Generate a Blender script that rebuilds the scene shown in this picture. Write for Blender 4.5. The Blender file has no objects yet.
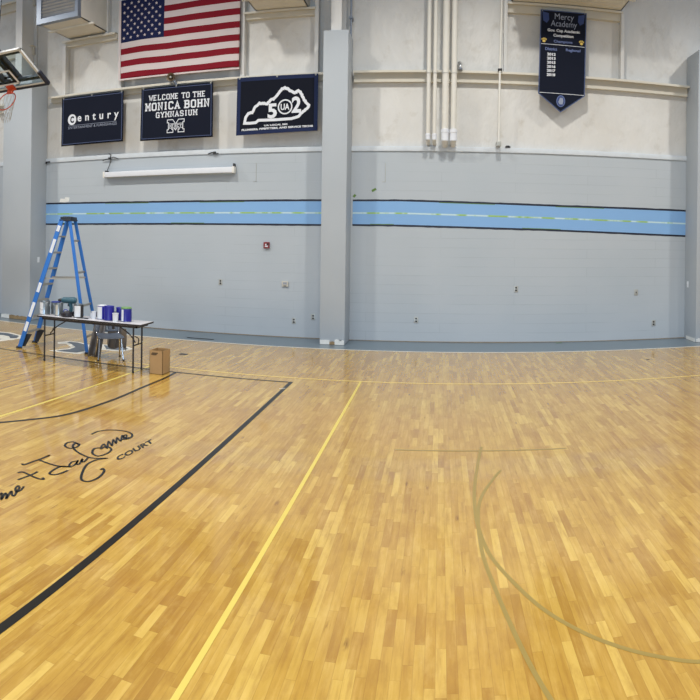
import bpy, bmesh, math, random
from mathutils import Vector, Matrix
from mathutils.geometry import tessellate_polygon
random.seed(7)
sc = bpy.context.scene
C = sc.collection
PI = math.pi

# ------------------------------------------------------------------ camera (one slice of a phone panorama: cylindrical lens)
F = 634.58; YC = 238.65; H = 2.2
cd = bpy.data.cameras.new('camera'); cam = bpy.data.objects.new('camera', cd); C.objects.link(cam)
cd.type = 'PANO'
cd.panorama_type = 'CENTRAL_CYLINDRICAL'
cd.central_cylindrical_radius = 1.0
cd.central_cylindrical_range_u_min = -350 / F
cd.central_cylindrical_range_u_max = 350 / F
cd.central_cylindrical_range_v_min = -(700 - YC) / F
cd.central_cylindrical_range_v_max = YC / F
cam.location = (0, 0, H)
cam.rotation_euler = (Matrix.Rotation(0.14315, 3, 'Z') @ Matrix.Rotation(-0.013, 3, 'Y') @ Matrix.Rotation(PI / 2, 3, 'X')).to_euler()
sc.camera = cam

# ------------------------------------------------------------------ world, lamps, exposure
w = bpy.data.worlds.new('world'); sc.world = w; w.use_nodes = True
w.node_tree.nodes['Background'].inputs[0].default_value = (0.80, 0.88, 1.0, 1)
w.node_tree.nodes['Background'].inputs[1].default_value = 0.36
def lamp(name, kind, loc, energy, color, rot=None, **kw):
    l = bpy.data.lights.new(name, kind); l.energy = energy; l.color = color
    for k, v in kw.items(): setattr(l, k, v)
    o = bpy.data.objects.new(name, l); o.location = loc
    if rot: o.rotation_euler = rot
    C.objects.link(o); return o
WARM = (1.0, 0.955, 0.87)
for y, e in ((8.3, 560), (1.6, 380), (-5.0, 300)):
    for x in (-12.4, -5.8, 0.8, 8.2):
        lamp('high_bay_lamp', 'SPOT', (x, y, 9.6), e * 2.0, WARM, shadow_soft_size=0.2, spot_size=math.radians(150), spot_blend=0.55)
# added cool fill from behind the camera, tints the lower wall bluish
lamp('cool_fill', 'AREA', (-2.0, -7.0, 1.6), 620, (0.58, 0.78, 1.0), rot=(PI / 2 * 0.97, 0, 0), shape='RECTANGLE', size=9.0, size_y=2.6)
sc.view_settings.view_transform = 'Standard'
sc.view_settings.look = 'None'
sc.view_settings.gamma = 1.0
sc.view_settings.exposure = 0.0
sc.view_settings.use_curve_mapping = False

# ------------------------------------------------------------------ materials
def lin(c):
    c = c / 255.0
    return c / 12.92 if c <= 0.04045 else ((c + 0.055) / 1.055) ** 2.4
def rgb(r, g, b): return (lin(r), lin(g), lin(b), 1.0)
class NT:
    def __init__(s, name):
        s.m = bpy.data.materials.new(name); s.m.use_nodes = True; s.t = s.m.node_tree
        s.b = s.t.nodes['Principled BSDF']
    def n(s, typ, **kw):
        nd = s.t.nodes.new(typ)
        for k, v in kw.items():
            if k.startswith('i_'):
                k = k[2:]; nd.inputs[int(k) if k.isdigit() else k.replace('_', ' ')].default_value = v
            else: setattr(nd, k, v)
        return nd
    def l(s, a, b): s.t.links.new(a, b)
    def math(s, op, a, b=None, c=None):
        nd = s.n('ShaderNodeMath', operation=op)
        for i, v in enumerate((a, b, c)):
            if v is None: continue
            if isinstance(v, (int, float)): nd.inputs[i].default_value = v
            else: s.l(v, nd.inputs[i])
        return nd.outputs[0]
    def mix(s, fac, a, b, blend='MIX'):
        nd = s.n('ShaderNodeMix', data_type='RGBA', blend_type=blend)
        for i, v in ((0, fac), (6, a), (7, b)):
            if isinstance(v, (int, float, tuple)): nd.inputs[i].default_value = v
            else: s.l(v, nd.inputs[i])
        return nd.outputs[2]
    def noise(s, scale, detail=3, vec=None, rough=0.5):
        nd = s.n('ShaderNodeTexNoise'); nd.inputs['Scale'].default_value = scale
        nd.inputs['Detail'].default_value = detail; nd.inputs['Roughness'].default_value = rough
        s.l(vec if vec is not None else s.obj(), nd.inputs['Vector']); return nd.outputs[0]
    def obj(s):
        if not hasattr(s, '_o'): s._o = s.n('ShaderNodeTexCoord').outputs['Object']
        return s._o
    def mapping(s, scale=(1, 1, 1), rot=(0, 0, 0)):
        nd = s.n('ShaderNodeMapping'); nd.inputs['Scale'].default_value = scale; nd.inputs['Rotation'].default_value = rot
        s.l(s.obj(), nd.inputs['Vector']); return nd.outputs[0]
    def ramp(s, fac, stops):
        nd = s.n('ShaderNodeValToRGB'); e = nd.color_ramp.elements
        while len(e) < len(stops): e.new(0.5)
        for q, (p, c) in zip(e, stops): q.position = p; q.color = c if len(c) == 4 else (*c, 1)
        s.l(fac, nd.inputs[0]); return nd.outputs[0]
    def bump(s, height, strength=0.3, dist=0.01):
        nd = s.n('ShaderNodeBump'); nd.inputs['Strength'].default_value = strength; nd.inputs['Distance'].default_value = dist
        s.l(height, nd.inputs['Height']); s.l(nd.outputs[0], s.b.inputs['Normal']); return nd
def plain(name, col, rough=0.6, metal=0.0, var=0.06, scale=6.0, bump=0.0, coat=0.0):
    t = NT(name)
    n = t.noise(scale, 4)
    dark = tuple(c * (1 - var * 2) for c in col[:3]) + (1,)
    t.l(t.mix(n, dark, col), t.b.inputs['Base Color'])
    t.b.inputs['Roughness'].default_value = rough; t.b.inputs['Metallic'].default_value = metal
    t.b.inputs['Coat Weight'].default_value = coat
    if bump: t.bump(t.noise(scale * 12, 3), bump, 0.005)
    return t.m

M = {}
def block_wall():
    t = NT('painted_block')
    mp = t.n('ShaderNodeMapping'); mp.inputs['Rotation'].default_value = (PI / 2, 0, 0)
    t.l(t.obj(), mp.inputs['Vector'])
    sx = t.n('ShaderNodeSeparateXYZ'); t.l(t.obj(), sx.inputs[0])
    cb = t.n('ShaderNodeCombineXYZ'); t.l(sx.outputs[0], cb.inputs[0]); t.l(sx.outputs[2], cb.inputs[1])
    br = t.n('ShaderNodeTexBrick'); t.l(cb.outputs[0], br.inputs['Vector'])
    br.inputs['Scale'].default_value = 1.0; br.inputs['Brick Width'].default_value = 3.2; br.inputs['Row Height'].default_value = 0.203
    br.inputs['Mortar Size'].default_value = 0.006; br.inputs['Mortar Smooth'].default_value = 0.6
    br.inputs['Color1'].default_value = (1, 1, 1, 1); br.inputs['Color2'].default_value = (0.9, 0.9, 0.9, 1)
    br.inputs['Mortar'].default_value = (0, 0, 0, 1)
    sz = t.math('MULTIPLY', sx.outputs[2], 1.0)
    n1 = t.noise(0.6, 3); n2 = t.noise(40, 3)
    base = t.mix(n1, rgb(167, 177, 186), rgb(180, 187, 194))
    # the joints show here and there where the paint is thin
    vis = t.math('MULTIPLY', t.ramp(t.noise(0.9, 2), [(0.42, (0, 0, 0)), (0.62, (1, 1, 1))]), 0.34)
    j = t.math('MULTIPLY', t.math('SUBTRACT', 1.0, br.outputs['Color']), vis)
    col = t.mix(j, base, rgb(130, 140, 150))
    t.l(col, t.b.inputs['Base Color']); t.b.inputs['Roughness'].default_value = 0.62
    hgt = t.math('ADD', t.math('MULTIPLY', br.outputs['Color'], 1.0), t.math('MULTIPLY', n2, 0.35))
    t.bump(hgt, 0.35, 0.004)
    return t.m
M['block'] = block_wall()
def column_paint():
    t = NT('column_paint')
    t.l(t.mix(t.noise(0.8, 3), rgb(160, 168, 176), rgb(173, 180, 187)), t.b.inputs['Base Color'])
    t.b.inputs['Roughness'].default_value = 0.6
    t.bump(t.noise(50, 3), 0.12, 0.004); return t.m
M['column'] = column_paint()
def liner():
    t = NT('wall_liner')
    v = t.mapping((1, 1, 0.35))
    n = t.noise(1.3, 5, v); n2 = t.noise(0.5, 3)
    c = t.mix(n, rgb(196, 195, 191), rgb(218, 219, 219))
    c = t.mix(t.ramp(n2, [(0.45, (0, 0, 0)), (0.7, (0.7, 0.7, 0.7))]), c, rgb(204, 202, 197))
    # dusty stains
    c = t.mix(t.ramp(t.noise(2.2, 6, None, 0.65), [(0.56, (0, 0, 0)), (0.78, (0.45, 0.45, 0.45))]), c, rgb(160, 151, 134))
    t.l(c, t.b.inputs['Base Color']); t.b.inputs['Roughness'].default_value = 0.45
    wv = t.noise(1.1, 4, t.mapping((1.2, 1, 0.8), (0, 0.6, 0)))
    t.bump(wv, 0.8, 0.12); return t.m
M['liner'] = liner()
M['cream_steel'] = plain('cream_steel', rgb(208, 204, 192), 0.5, 0, 0.06, 2.5, 0.05)
M['cream_dusty'] = plain('cream_dusty', rgb(226, 223, 213), 0.6, 0, 0.12, 2.0, 0.05)
M['white_steel'] = plain('white_steel', rgb(212, 213, 213), 0.45, 0, 0.05, 2.5)
M['sill'] = plain('sill_paint', rgb(214, 222, 230), 0.5, 0, 0.12, 5.0)
M['pipe'] = plain('pipe_paint', rgb(226, 225, 219), 0.35, 0, 0.04, 3.0)
M['floor_grey'] = plain('grey_floor_paint', rgb(100, 116, 128), 0.32, 0, 0.08, 3.0, 0.05, 0.2)
def floor_mat():
    t = NT('maple_floor')
    sx = t.n('ShaderNodeSeparateXYZ'); t.l(t.obj(), sx.inputs[0])
    W = 0.0572
    u = t.math('DIVIDE', sx.outputs[0], W); row = t.math('FLOOR', u)
    wn = t.n('ShaderNodeTexWhiteNoise', noise_dimensions='1D'); t.l(row, wn.inputs['W'])
    r1 = wn.outputs['Value']
    wn2 = t.n('ShaderNodeTexWhiteNoise', noise_dimensions='1D'); t.l(t.math('ADD', row, 331.7), wn2.inputs['W'])
    L = t.math('ADD', t.math('MULTIPLY', wn2.outputs['Value'], 0.45), 0.38)
    # a gentle warp makes the board lengths uneven along one row
    wob = t.math('MULTIPLY', t.math('SINE', t.math('ADD', t.math('MULTIPLY', sx.outputs[1], 2.3), t.math('MULTIPLY', r1, 40.0))), 0.13)
    v = t.math('DIVIDE', t.math('ADD', t.math('ADD', sx.outputs[1], wob), t.math('MULTIPLY', r1, 19.0)), L)
    col = t.math('FLOOR', v)
    cv = t.n('ShaderNodeCombineXYZ'); t.l(row, cv.inputs[0]); t.l(col, cv.inputs[1])
    w3 = t.n('ShaderNodeTexWhiteNoise', noise_dimensions='2D'); t.l(cv.outputs[0], w3.inputs['Vector'])
    pv = w3.outputs['Value']
    base = t.ramp(pv, [(0.0, rgb(170, 129, 54)), (0.14, rgb(181, 141, 59)), (0.5, rgb(190, 151, 66)), (0.8, rgb(197, 160, 73)), (1.0, rgb(212, 178, 90))])
    # grain, offset per board
    add = t.n('ShaderNodeVectorMath', operation='MULTIPLY_ADD')
    t.l(t.obj(), add.inputs[0]); add.inputs[1].default_value = (26, 2.6, 1); t.l(w3.outputs['Color'], add.inputs[2])
    sc2 = t.n('ShaderNodeVectorMath', operation='MULTIPLY_ADD'); t.l(w3.outputs['Color'], sc2.inputs[0]); sc2.inputs[1].default_value = (50, 50, 50); t.l(add.outputs[0], sc2.inputs[2])
    g = t.noise(1.0, 5, sc2.outputs[0], 0.6)
    base = t.mix(t.ramp(g, [(0.50, (0, 0, 0)), (0.74, (0.60, 0.60, 0.60))]), base, rgb(150, 106, 42))
    base = t.mix(t.ramp(g, [(0.25, (0.35, 0.35, 0.35)), (0.48, (0, 0, 0))]), base, rgb(232, 198, 116))
    big = t.noise(0.5, 3)
    base = t.mix(t.math('MULTIPLY', t.ramp(big, [(0.4, (0, 0, 0)), (0.7, (1, 1, 1))]), 0.22), base, rgb(190, 138, 70))
    blot = t.noise(3.2, 5, t.mapping((1.6, 0.8, 1)), 0.65)
    base = t.mix(t.math('MULTIPLY', t.ramp(blot, [(0.52, (0, 0, 0)), (0.68, (1, 1, 1))]), 0.38), base, rgb(156, 112, 46))
    base = t.mix(t.math('MULTIPLY', t.ramp(blot, [(0.28, (1, 1, 1)), (0.45, (0, 0, 0))]), 0.30), base, rgb(222, 190, 110))
    # knots and mineral streaks
    kn = t.noise(1.0, 4, sc2.outputs[0], 0.9)
    vo = t.n('ShaderNodeTexVoronoi'); vo.inputs['Scale'].default_value = 1.0
    t.l(t.mapping((7, 2.2, 1)), vo.inputs['Vector'])
    kk = t.math('MULTIPLY', t.ramp(vo.outputs['Distance'], [(0.0, (1, 1, 1)), (0.16, (0, 0, 0))]), t.ramp(kn, [(0.46, (0, 0, 0)), (0.56, (1, 1, 1))]))
    base = t.mix(t.math('MULTIPLY', kk, 0.75), base, rgb(104, 64, 26))
    # seams
    fu = t.math('FRACT', u); fv = t.math('FRACT', v)
    eu = t.math('MINIMUM', fu, t.math('SUBTRACT', 1.0, fu)); ev = t.math('MULTIPLY', t.math('MINIMUM', fv, t.math('SUBTRACT', 1.0, fv)), t.math('DIVIDE', L, W))
    e = t.math('MINIMUM', eu, ev)
    seam = t.ramp(e, [(0.0, (1, 1, 1)), (0.045, (0, 0, 0))])
    base = t.mix(t.math('MULTIPLY', seam, 0.34), base, rgb(124, 80, 32))
    t.l(base, t.b.inputs['Base Color'])
    rv = t.math('ADD', t.math('MULTIPLY', pv, 0.05), 0.17)
    t.l(rv, t.b.inputs['Roughness'])
    t.b.inputs['IOR'].default_value = 1.5
    t.b.inputs['Coat Weight'].default_value = 0.6; t.b.inputs['Coat Roughness'].default_value = 0.06
    hn = t.math('ADD', t.math('MULTIPLY', t.noise(5, 2), 0.6), t.math('MULTIPLY', seam, -0.25))
    t.bump(hn, 0.05, 0.01)
    return t.m
M['floor'] = floor_mat()
def gloss(name, col, var=0.05):
    m = plain(name, col, 0.28, 0, var, 9.0); m.node_tree.nodes['Principled BSDF'].inputs['Specular IOR Level'].default_value = 0.35; return m
M['line_black'] = gloss('black_line_paint', rgb(26, 24, 20))
M['line_yellow'] = gloss('yellow_line_paint', rgb(222, 200, 100))
M['line_olive'] = gloss('olive_line_paint', rgb(158, 136, 74))
M['line_amber'] = gloss('amber_line_paint', rgb(238, 208, 118))
M['line_white'] = gloss('white_line_paint', rgb(236, 232, 220))
M['logo_slate'] = gloss('slate_logo_paint', rgb(74, 84, 98))
M['stripe_blue'] = plain('stripe_blue', rgb(128, 172, 220), 0.55, 0, 0.03, 1.5)
M['stripe_black'] = plain('stripe_black', rgb(26, 32, 50), 0.5, 0, 0.05, 5)
def tape():
    t = NT('tape_line')
    n = t.noise(3.0, 3, t.mapping((1.0, 1, 0.2)))
    t.l(t.mix(t.ramp(n, [(0.45, (0, 0, 0)), (0.55, (1, 1, 1))]), rgb(184, 212, 218), rgb(146, 186, 96)), t.b.inputs['Base Color'])
    t.b.inputs['Roughness'].default_value = 0.6; return t.m
M['tape'] = tape()
M['green_paint'] = plain('green_paint', rgb(96, 132, 58), 0.6)
def cloth(name, col, bump=0.25, sheen=0.0):
    t = NT(name)
    t.l(t.mix(t.noise(3, 3), tuple(c * 0.9 for c in col[:3]) + (1,), col), t.b.inputs['Base Color'])
    t.b.inputs['Roughness'].default_value = 0.8; t.b.inputs['Specular IOR Level'].default_value = 0.12
    wv = t.noise(1.0, 3, t.mapping((2.2, 1, 1.2), (0, 0.9, 0)))
    t.bump(wv, bump, 0.06); return t.m
M['banner_navy'] = cloth('banner_navy', rgb(22, 27, 42), 0.15)
M['banner_dark'] = cloth('banner_dark', rgb(20, 24, 36), 0.4)
M['banner_border'] = cloth('banner_border', rgb(36, 46, 78), 0.1)
M['banner_line'] = cloth('banner_line', rgb(84, 96, 130), 0.05)
M['print_white'] = plain('print_white', rgb(214, 218, 226), 0.5, 0, 0.02)
M['print_grey'] = plain('print_grey', rgb(140, 148, 168), 0.5, 0, 0.02)
M['print_blue'] = plain('print_blue', rgb(96, 112, 160), 0.5, 0, 0.05)
M['print_deepblue'] = plain('print_deepblue', rgb(40, 62, 120), 0.5, 0, 0.1)
M['print_gold'] = plain('print_gold', rgb(206, 178, 84), 0.5, 0, 0.05)
M['flag_red'] = cloth('flag_red', rgb(126, 27, 41), 0.35)
M['flag_white'] = cloth('flag_white', rgb(206, 195, 196), 0.35)
M['flag_blue'] = cloth('flag_blue', rgb(30, 37, 74), 0.3)
M['ladder_blue'] = plain('ladder_blue', rgb(40, 112, 196), 0.4, 0, 0.05)
M['ladder_dark'] = plain('ladder_dark', rgb(30, 36, 48), 0.5)
M['aluminium'] = plain('aluminium', rgb(176, 172, 164), 0.4, 0.7, 0.06)
M['label_white'] = plain('label_white', rgb(226, 230, 236), 0.45, 0, 0.05)
M['laminate'] = plain('table_laminate', rgb(206, 204, 208), 0.3, 0, 0.04, 20, 0, 0.1)
M['edge_dark'] = plain('edge_dark', rgb(42, 38, 38), 0.5)
M['steel_dark'] = plain('steel_dark', rgb(38, 36, 40), 0.4, 0.2)
M['chair_plastic'] = plain('chair_plastic', rgb(84, 92, 106), 0.42)
M['chrome'] = plain('chrome', rgb(206, 208, 212), 0.12, 1.0, 0.02)
M['rubber'] = plain('rubber', rgb(40, 40, 42), 0.7)
M['tarp'] = plain('tarp', rgb(118, 112, 108), 0.32, 0, 0.2, 7, 0.3)
M['cardboard'] = plain('cardboard', rgb(176, 142, 98), 0.75, 0, 0.06, 5, 0.05)
M['cardboard_dark'] = plain('cardboard_dark', rgb(92, 74, 52), 0.8)
M['tin'] = plain('tin', rgb(150, 156, 160), 0.28, 0.85, 0.1, 9)
M['can_blue'] = plain('can_blue', rgb(30, 30, 138), 0.35, 0, 0.12, 30)
M['can_violet'] = plain('can_violet', rgb(44, 42, 158), 0.35, 0, 0.1, 30)
M['lid_green'] = plain('lid_green', rgb(116, 158, 96), 0.45)
M['lid_blue'] = plain('lid_blue', rgb(50, 66, 150), 0.45)
M['teal'] = plain('teal_plastic', rgb(44, 88, 104), 0.45)
M['black_plastic'] = plain('black_plastic', rgb(30, 28, 38), 0.4)
M['white_plastic'] = plain('white_plastic', rgb(224, 228, 236), 0.4)
M['galv'] = plain('galvanised', rgb(150, 160, 176), 0.38, 0.5, 0.15, 4)
M['louver'] = plain('louver_metal', rgb(196, 198, 202), 0.4, 0.4, 0.15, 6)
M['dark_void'] = plain('dark_recess', rgb(44, 44, 46), 0.8)
M['orange'] = plain('rim_orange', rgb(208, 74, 36), 0.45)
M['pad_navy'] = plain('pad_navy', rgb(30, 34, 50), 0.6)
M['mast'] = plain('mast_dark', rgb(52, 60, 70), 0.5, 0.3)
M['red_plastic'] = plain('red_plastic', rgb(128, 34, 40), 0.4)
M['plate'] = plain('plate_steel', rgb(178, 180, 176), 0.4, 0.3)
M['plate_beige'] = plain('plate_beige', rgb(196, 192, 180), 0.5)
M['brass'] = plain('brass_dark', rgb(94, 80, 62), 0.45, 0.5)
M['cord_dark'] = plain('cord_dark', rgb(46, 48, 52), 0.6)
M['bare_plaster'] = plain('bare_plaster', rgb(226, 228, 226), 0.7, 0, 0.1, 12, 0.3)
M['raw_glue'] = plain('raw_glue', rgb(164, 140, 104), 0.8, 0, 0.3, 14, 0.4)
def glass():
    t = NT('clear_glass')
    t.b.inputs['Base Color'].default_value = rgb(226, 240, 244); t.b.inputs['Transmission Weight'].default_value = 1.0
    t.b.inputs['Roughness'].default_value = 0.02; t.b.inputs['IOR'].default_value = 1.13
    return t.m
M['glass'] = glass()
def netm():
    return plain('net_cord', rgb(196, 192, 184), 0.8)
M['net'] = netm()

# ------------------------------------------------------------------ mesh helpers
class MB:
    def __init__(s): s.bm = bmesh.new(); s.mats = []
    def mi(s, mat):
        if mat not in s.mats: s.mats.append(mat)
        return s.mats.index(mat)
    def box(s, a, b, bev=0.0, mat=None, M4=None):
        x0, y0, z0 = a; x1, y1, z1 = b
        vs = [s.bm.verts.new(v) for v in ((x0, y0, z0), (x1, y0, z0), (x1, y1, z0), (x0, y1, z0), (x0, y0, z1), (x1, y0, z1), (x1, y1, z1), (x0, y1, z1))]
        fs = [s.bm.faces.new([vs[i] for i in q]) for q in ((0, 3, 2, 1), (4, 5, 6, 7), (0, 1, 5, 4), (1, 2, 6, 5), (2, 3, 7, 6), (3, 0, 4, 7))]
        if M4 is not None: bmesh.ops.transform(s.bm, matrix=M4, verts=vs)
        if mat:
            for f in fs: f.material_index = s.mi(mat)
        if bev > 0:
            es = list({e for f in fs for e in f.edges})
            bmesh.ops.bevel(s.bm, geom=es, offset=bev, segments=2, affect='EDGES', profile=0.6)
        return s
    def bar(s, p, q, w, d, bev=0.0, up=(0, 0, 1), mat=None):
        """box of cross-section w x d from p to q; w is measured along `up` x axis"""
        p = Vector(p); q = Vector(q); z = (q - p); L = z.length; z.normalize()
        x = Vector(up).cross(z)
        if x.length < 1e-4: x = Vector((1, 0, 0)).cross(z)
        x.normalize(); y = z.cross(x)
        m = Matrix((x, y, z)).transposed().to_4x4(); m.translation = p
        return s.box((-w / 2, -d / 2, 0), (w / 2, d / 2, L), bev, mat, m)
    def tube(s, pts, r, n=12, mat=None, cap=True, closed=False):
        pts = [Vector(p) for p in pts]; rings = []
        rs = r if isinstance(r, (list, tuple)) else [r] * len(pts)
        k = len(pts); prev = None
        for i, p in enumerate(pts):
            if closed: t = pts[(i + 1) % k] - pts[i - 1]
            else: t = pts[min(i + 1, k - 1)] - pts[max(i - 1, 0)]
            t.normalize()
            if prev is None:
                a = t.orthogonal().normalized()
            else:
                a = prev - t * prev.dot(t)
                a = a.normalized() if a.length > 1e-6 else t.orthogonal().normalized()
            prev = a; b = t.cross(a)
            rings.append([s.bm.verts.new(p + (a * math.cos(2 * PI * j / n) + b * math.sin(2 * PI * j / n)) * rs[i]) for j in range(n)])
        mi = s.mi(mat) if mat else 0
        rng = range(k) if closed else range(k - 1)
        for i in rng:
            A = rings[i]; B = rings[(i + 1) % k]
            for j in range(n):
                f = s.bm.faces.new((A[j], A[(j + 1) % n], B[(j + 1) % n], B[j])); f.smooth = True; f.material_index = mi
        if cap and not closed:
            for R_, rev in ((rings[0], True), (rings[-1], False)):
                f = s.bm.faces.new(list(reversed(R_)) if rev else R_); f.material_index = mi
        return s
    def lathe(s, prof, c=(0, 0, 0), n=28, axis='Z', mat=None, M4=None):
        """profile of (radius, height) pairs turned around an axis"""
        rings = []; allv = []
        for r, z in prof:
            if r < 1e-6:
                v = s.bm.verts.new((0, 0, z)); rings.append([v]); allv.append(v)
            else:
                R_ = [s.bm.verts.new((r * math.cos(2 * PI * j / n), r * math.sin(2 * PI * j / n), z)) for j in range(n)]
                rings.append(R_); allv += R_
        mi = s.mi(mat) if mat else 0
        for A, B in zip(rings, rings[1:]):
            for j in range(n):
                if len(A) == 1 and len(B) == 1: continue
                if len(A) == 1: f = s.bm.faces.new((A[0], B[j], B[(j + 1) % n]))
                elif len(B) == 1: f = s.bm.faces.new((A[j], A[(j + 1) % n], B[0]))
                else: f = s.bm.faces.new((A[j], A[(j + 1) % n], B[(j + 1) % n], B[j]))
                f.material_index = mi; f.smooth = True
        m = Matrix.Translation(c)
        if axis == 'Y': m = m @ Matrix.Rotation(PI / 2, 4, 'X')
        if M4 is not None: m = M4
        bmesh.ops.transform(s.bm, matrix=m, verts=allv)
        return s
    def prism(s, pts, f, h, mat=None):
        """polygon of 2-D points through f(u,v,d) with thickness: f(...,0) front, f(...,h) back"""
        mi = s.mi(mat) if mat else 0
        A = [s.bm.verts.new(f(u, v, 0)) for u, v in pts]; B = [s.bm.verts.new(f(u, v, h)) for u, v in pts]
        fa = s.bm.faces.new(A); fb = s.bm.faces.new(list(reversed(B)))
        fa.material_index = mi; fb.material_index = mi; k = len(pts)
        bmesh.ops.triangulate(s.bm, faces=[fa, fb], ngon_method='EAR_CLIP')
        for i in range(k):
            q = s.bm.faces.new((A[i], B[i], B[(i + 1) % k], A[(i + 1) % k])); q.material_index = mi
        return s
    def build(s, name, mat=None, parent=None, sharp=35):
        bmesh.ops.recalc_face_normals(s.bm, faces=s.bm.faces)
        me = bpy.data.meshes.new(name); s.bm.to_mesh(me); s.bm.free()
        if s.mats:
            for m in s.mats: me.materials.append(M[m])
        else: me.materials.append(M[mat])
        if hasattr(me, 'set_sharp_from_angle'): me.set_sharp_from_angle(angle=math.radians(sharp))
        o = bpy.data.objects.new(name, me); C.objects.link(o)
        if parent: o.parent = parent
        return o
def tag(o, label=None, cat=None, group=None, kind=None):
    if label: o['label'] = label
    if cat: o['category'] = cat
    if group: o['group'] = group
    if kind: o['kind'] = kind
    return o
def empty(name, loc, rz=0.0):
    o = bpy.data.objects.new(name, None); C.objects.link(o); o.location = loc; o.rotation_euler = (0, 0, rz); o.empty_display_size = 0.1; return o
def local(o, parent):
    """keep world placement while parenting to an unrotated Empty"""
    o.parent = parent; o.location = o.location - parent.location; return o
def copy_tree(o, parent=None):
    c = o.copy(); C.objects.link(c); c.parent = parent
    for ch in list(o.children): copy_tree(ch, c)
    return c
def text_tris(body, bold=0.0, spacing=1.0):
    """triangles of a line of lettering, normalised: x 0..1, y 0..1 of its own box; returns also aspect"""
    cu = bpy.data.curves.new('t', 'FONT'); cu.body = body; cu.offset = bold; cu.space_character = spacing; cu.resolution_u = 3
    ob = bpy.data.objects.new('t', cu); C.objects.link(ob)
    dg = bpy.context.evaluated_depsgraph_get(); dg.update()
    me = ob.evaluated_get(dg).to_mesh()
    vs = [v.co.copy() for v in me.vertices]; fs = [tuple(p.vertices) for p in me.polygons]
    bpy.data.objects.remove(ob); bpy.data.curves.remove(cu)
    x0 = min(v.x for v in vs); x1 = max(v.x for v in vs); y0 = min(v.y for v in vs); y1 = max(v.y for v in vs)
    return [((v.x - x0) / (x1 - x0), (v.y - y0) / (y1 - y0)) for v in vs], fs
def put_text(mb, body, f, u0, u1, v0, v1, bold=0.0, mat=None, spacing=1.0):
    """lettering mapped on f(u,v): box u0..u1 (left-right), v0 top .. v1 bottom"""
    vs, fs = text_tris(body, bold, spacing); mi = mb.mi(mat) if mat else 0
    V = [mb.bm.verts.new(f(u0 + (u1 - u0) * x, v1 + (v0 - v1) * y, 0)) for x, y in vs]
    for q in fs:
        try: mb.bm.faces.new([V[i] for i in q]).material_index = mi
        except ValueError: pass
# block slab lettering drawn as strokes on a 5 x 7 grid
SL = {
 'W': ([[(0, 7), (1.2, 0), (2.5, 5), (3.8, 0), (5, 7)]], [(0, 7), (5, 7)]),
 'E': ([[(4.4, 7), (0.6, 7), (0.6, 0), (4.4, 0)], [(0.6, 3.6), (3.2, 3.6)]], [(0.4, 7), (0.4, 0)]),
 'L': ([[(0.8, 7), (0.8, 0), (4.4, 0), (4.4, 1.6)]], [(0.8, 7), (0.8, 0)]),
 'C': ([[(4.4, 5.2), (4.4, 6.3), (3.6, 7), (1.3, 7), (0.5, 6.2), (0.5, 0.8), (1.3, 0), (3.6, 0), (4.4, 0.7), (4.4, 1.8)]], []),
 'O': ([[(1.3, 7), (3.7, 7), (4.5, 6.2), (4.5, 0.8), (3.7, 0), (1.3, 0), (0.5, 0.8), (0.5, 6.2), (1.3, 7)]], []),
 'M': ([[(0.5, 0), (0.5, 7), (2.5, 2.6), (4.5, 7), (4.5, 0)]], [(0.4, 7), (4.6, 7), (0.5, 0), (4.5, 0)]),
 'T': ([[(0.2, 5.6), (0.2, 7), (4.8, 7), (4.8, 5.6)], [(2.5, 7), (2.5, 0)]], [(2.5, 0)]),
 'H': ([[(0.8, 7), (0.8, 0)], [(4.2, 7), (4.2, 0)], [(0.8, 3.6), (4.2, 3.6)]], [(0.8, 7), (0.8, 0), (4.2, 7), (4.2, 0)]),
 'N': ([[(0.8, 0), (0.8, 7), (4.2, 0), (4.2, 7)]], [(0.7, 7), (0.8, 0), (4.2, 7)]),
 'I': ([[(2.5, 7), (2.5, 0)]], [(2.5, 7), (2.5, 0)]),
 'A': ([[(0.5, 0), (2.5, 7), (4.5, 0)], [(1.3, 2.4), (3.7, 2.4)]], [(0.5, 0), (4.5, 0)]),
 'B': ([[(0.8, 0), (0.8, 7), (3.6, 7), (4.3, 6.3), (4.3, 4.3), (3.6, 3.7), (0.8, 3.7)], [(3.6, 3.7), (4.5, 3), (4.5, 0.7), (3.8, 0), (0.8, 0)]], [(0.6, 7), (0.6, 0)]),
 'G': ([[(4.4, 5.3), (4.4, 6.3), (3.6, 7), (1.3, 7), (0.5, 6.2), (0.5, 0.8), (1.3, 0), (4.4, 0), (4.4, 3.2), (2.8, 3.2)]], []),
 'Y': ([[(0.5, 7), (2.5, 3.4), (4.5, 7)], [(2.5, 3.4), (2.5, 0)]], [(0.5, 7), (4.5, 7), (2.5, 0)]),
 'S': ([[(4.3, 5.4), (4.3, 6.3), (3.6, 7), (1.3, 7), (0.6, 6.3), (0.6, 4.4), (1.3, 3.7), (3.7, 3.5), (4.4, 2.8), (4.4, 0.8), (3.6, 0), (1.3, 0), (0.5, 0.8), (0.5, 1.7)]], []),
 'U': ([[(0.8, 7), (0.8, 0.9), (1.6, 0), (3.4, 0), (4.2, 0.9), (4.2, 7)]], [(0.8, 7), (4.2, 7)]),
 'R': ([[(0.8, 0), (0.8, 7), (3.6, 7), (4.4, 6.2), (4.4, 4.2), (3.6, 3.5), (0.8, 3.5)], [(2.8, 3.5), (4.4, 0)]], [(0.6, 7), (0.8, 0), (4.4, 0)]),
}
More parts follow.
